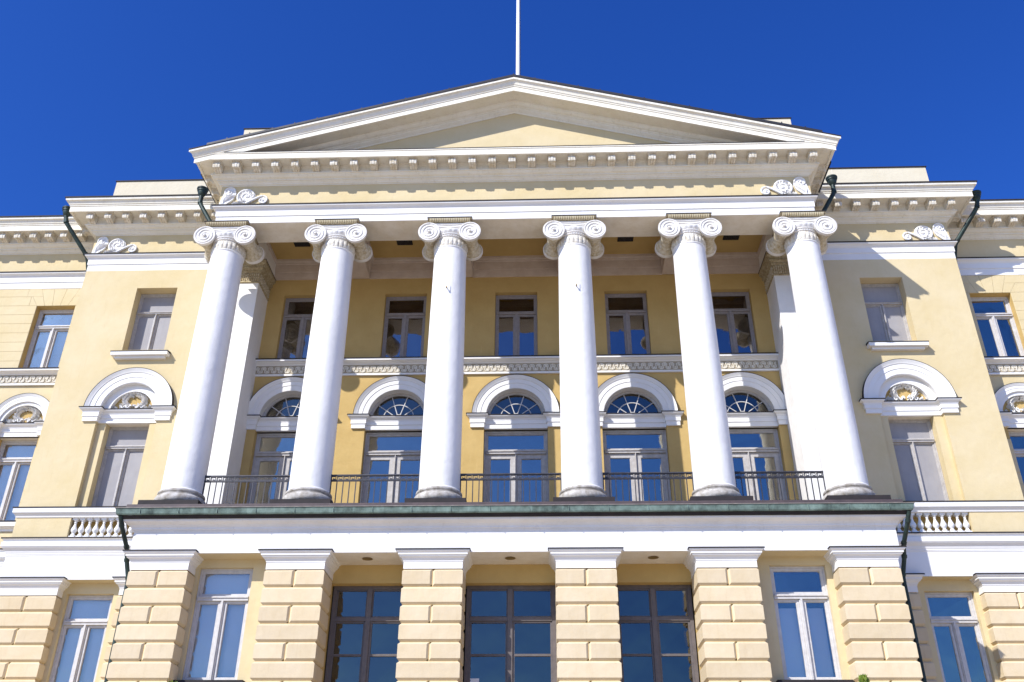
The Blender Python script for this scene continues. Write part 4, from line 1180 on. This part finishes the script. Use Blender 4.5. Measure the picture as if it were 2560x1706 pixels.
# loggia doors at ground level
for i, (a, b) in enumerate(((-4.13, -2.37), (-1.03, 1.02), (2.36, 4.13))):
    cx = (a + b) / 2
    part('loggia_soffit', MB().box(a, b, PF + 0.02, 0.52, 7.528, 7.5345), SOF, B)
    part('lintel_wall', MB().box(a - 0.05, b + 0.05, 0.50, 1.0, 7.10, 7.527), YEL_SHADE, B)
    lamp = part('recessed_lamp', MB().lathe([(0.085, 0.0), (0.118, 0.0), (0.122, -0.008), (0.09, -0.012)], (0, 0, 0), 28), BRASS, B, smooth=40, loc=((-3.262, 0.0, 3.238)[i], 0.0, 7.526))
    part('lens', MB().lathe([(0.001, -0.004), (0.088, -0.004), (0.088, -0.001), (0.001, -0.001)], (0, 0, 0), 24), LENS, lamp)
    y = 0.72
    f = MB()
    border(f, a, b, -0.3, 7.10, 0.085, y, y + 0.14)
    mx = {0: -3.27, 1: -0.02, 2: 3.245}[i]
    f.box(mx - 0.055, mx + 0.055, y - 0.02, y + 0.14, -0.3, 7.015)
    f.box(a + 0.085, mx - 0.055, y - 0.01, y + 0.14, 6.29, 6.375)
    f.box(mx + 0.055, b - 0.085, y - 0.01, y + 0.14, 6.29, 6.375)
    dr = part('glazed_door', f, FRAME_D, B)
    for (xa, xb) in ((a + 0.085, mx - 0.055), (mx + 0.055, b - 0.085)):
        zs = [(6.375, 7.015), (5.545, 6.29), (4.75, 5.545), (3.95, 4.75)]
        for j, (z0, z1) in enumerate(zs):
            s = MB()
            if j == 0:
                border(s, xa + 0.001, xb - 0.001, z0 + 0.001, z1 - 0.001, 0.03, y + 0.03, y + 0.11)
            else:
                border(s, xa + 0.001, xb - 0.001, z0 + 0.001, z1 - 0.001, 0.045, y + 0.02, y + 0.11, wt=0.024 if j > 1 else 0.04, wb=0.024)
            part('sash', s, FRAME_D, dr)
            part('pane', pane_mesh(xa + 0.025, xb - 0.025, y + 0.055, y + 0.063, z0 + 0.02, z1 - 0.02), GLASS_DARK, dr)
        part('door_leaf', MB().box(xa + 0.001, xb - 0.001, y + 0.02, y + 0.11, -0.29, 3.949), FRAME_D, dr)
    r = MB()
    x0, x1, ya, yb = a - 0.3, b + 0.3, 1.0, 3.2
    r.add([(x0, ya, 3), (x1, ya, 3), (x1, yb, 3), (x0, yb, 3), (x0, ya, 7.1), (x1, ya, 7.1), (x1, yb, 7.1), (x0, yb, 7.1)], [(0, 1, 2, 3), (4, 7, 6, 5), (1, 2, 6, 5), (2, 3, 7, 6), (3, 0, 4, 7)])
    part('room_recess', r, ROOM, dr)
    # handle
    if i == 1:
        part('door_lock', MB().box(mx - 0.012, mx + 0.012, y - 0.05, y - 0.021, 4.93, 5.06), IRON, dr)

# ------------------------------------------------------------------ downpipes
def pipe(pts, hopper=None, r=0.062):
    m = MB()
    # round the bends a little
    P = [Vector(p) for p in pts]
    Q = [P[0]]
    for i in range(1, len(P) - 1):
        d1 = (P[i - 1] - P[i]).normalized() * 0.10
        d2 = (P[i + 1] - P[i]).normalized() * 0.10
        for t in (0, .33, .66, 1):
            Q.append((P[i] + d1) * (1 - t) ** 2 + P[i] * 2 * t * (1 - t) + (P[i] + d2) * t * t)
    Q.append(P[-1])
    m.tube(Q, r, 14)
    for i in range(1, len(P)):
        mid = P[i - 1].lerp(P[i], 0.9)
        d = (P[i] - P[i - 1]).normalized() * 0.03
        m.tube([mid - d, mid + d], r + 0.012, 14)
    o = part('downpipe', m, PIPE, B, smooth=40)
    if hopper:
        x, y, z = hopper
        part('hopper', MB().lathe([(0.06, -0.20), (0.075, -0.17), (0.085, -0.16), (0.12, -0.08), (0.125, -0.02), (0.145, -0.01), (0.145, 0.03), (0.165, 0.05), (0.17, 0.09), (0.13, 0.10), (0.02, 0.10)], (x, y, z), 20), PIPE, o, smooth=35)
for sg in (-1, 1):
    pipe([(sg * 9.28, 0.70, 18.75), (sg * 9.27, 0.70, 18.45), (sg * 8.42, 0.72, 17.05), (sg * 8.42, 1.4, 16.5)], hopper=(sg * 9.28, 0.70, 18.90), r=0.064)
    pipe([(sg * 13.66, 1.40, 18.62), (sg * 13.60, 1.42, 18.38), (sg * 12.95, 1.95, 17.45), (sg * 12.90, 2.2, 16.9), (sg * 12.90, 2.45, 16.5), (sg * 12.90, 2.45, 14.2)], hopper=(sg * 13.66, 1.40, 18.80), r=0.064)
    pipe([(sg * 8.86, -0.74, 8.33), (sg * 8.84, -0.60, 8.12), (sg * 8.80, -0.18, 7.72), (sg * 8.84, 0.02, 7.50), (sg * 8.76, 0.12, 7.10), (sg * 8.76, 0.12, 0.0)], r=0.05)

# ------------------------------------------------------------------ flagpole
fp = part('flagpole', MB().lathe([(0.075, 19.5), (0.072, 21.5), (0.060, 25.5), (0.045, 30.0), (0.045, 31.5), (0.0, 31.6)], (0, 0, 0), 20), POLE, None, smooth=40, loc=(0.13, 0.3, 0))
fp['label'] = 'tall white flagpole rising behind the peak of the pediment'
fp['category'] = 'flagpole'
part('halyard', MB().tube([(0.085, 0, 21.5), (0.06, 0, 31.0)], 0.006, 5), IRON, fp)

# ------------------------------------------------------------------ notice in the middle door
nt_ = part('notice', MB().box(-0.935, -0.70, 0.766, 0.769, 4.72, 5.05), PAPER, None)
nt_['label'] = 'white paper notice stuck inside the middle glass door, lower left'
nt_['category'] = 'notice'
tx = MB()
for k in range(6):
    tx.box(-0.86, -0.745 - 0.02 * (k % 3), 0.7645, 0.7658, 4.96 - k * 0.035, 4.966 - k * 0.035)
part('print', tx, INK, nt_)
part('logo', MB().box(-0.915, -0.885, 0.7645, 0.7658, 4.995, 5.02), INK_B, nt_)

# ------------------------------------------------------------------ columnar shrubs in tubs
def shrub(x, y, h, lab, seed):
    e = D.objects.new('conifer_shrub', None)
    COL.objects.link(e)
    e.location = (x, y, -0.4)
    e['label'] = lab
    e['category'] = 'shrub'
    e['group'] = 'conifer shrubs flanking the entrance'
    part('tub', MB().lathe([(0.30, 0), (0.36, 0.45), (0.40, 0.47), (0.40, 0.55), (0.33, 0.55), (0.31, 0.5), (0.0, 0.5)], (0, 0, 0), 28), TERRA, e, smooth=40)
    part('trunk', MB().tube([(0, 0, 0.4), (0.01, 0, 2), (0, 0, h - 0.4)], 0.05, 8, r2=0.015), BARK, e)
    rnd = random.Random(seed)
    f = MB()
    for i in range(5200):
        t = rnd.random() ** 0.8
        z = 0.6 + (h - 0.6) * t
        R = 0.34 * min(1, (1 - t) * 2.2 + 0.30) * min(1, t * 8 + 0.3)
        if t > 0.9: R = 0.34 * (0.30 + (1 - t) * 2.2) * (1 - (t - 0.9) * 6)
        a = rnd.uniform(0, 2 * PI)
        r = R * (0.55 + 0.5 * rnd.random()) * (1 + 0.12 * math.sin(a * 5 + z * 3))
        c = Vector((r * math.cos(a), r * math.sin(a), z))
        d = Vector((math.cos(a) * 0.5 + rnd.uniform(-.4, .4), math.sin(a) * 0.5 + rnd.uniform(-.4, .4), 1.0)).normalized()
        s_ = d.cross(Vector((rnd.uniform(-1, 1), rnd.uniform(-1, 1), rnd.uniform(-.3, .3)))).normalized()
        l = rnd.uniform(0.05, 0.11)
        q = l * 0.22
        f.add([tuple(c), tuple(c + d * l * 0.5 + s_ * q), tuple(c + d * l), tuple(c + d * l * 0.5 - s_ * q)], [(0, 1, 2, 3)])
    me = D.meshes.new('foliage')
    me.from_pydata(f.v, [], f.f)
    me.materials.append(LEAF)
    part('foliage', me, None, e)
shrub(7.19, -0.85, 5.17, 'bright green conifer tip in front of the rightmost portico pier', 1)
shrub(-6.93, -0.85, 5.05, 'tiny green conifer tip below the tall window left of the entrance', 2)

S.render.engine = 'CYCLES'
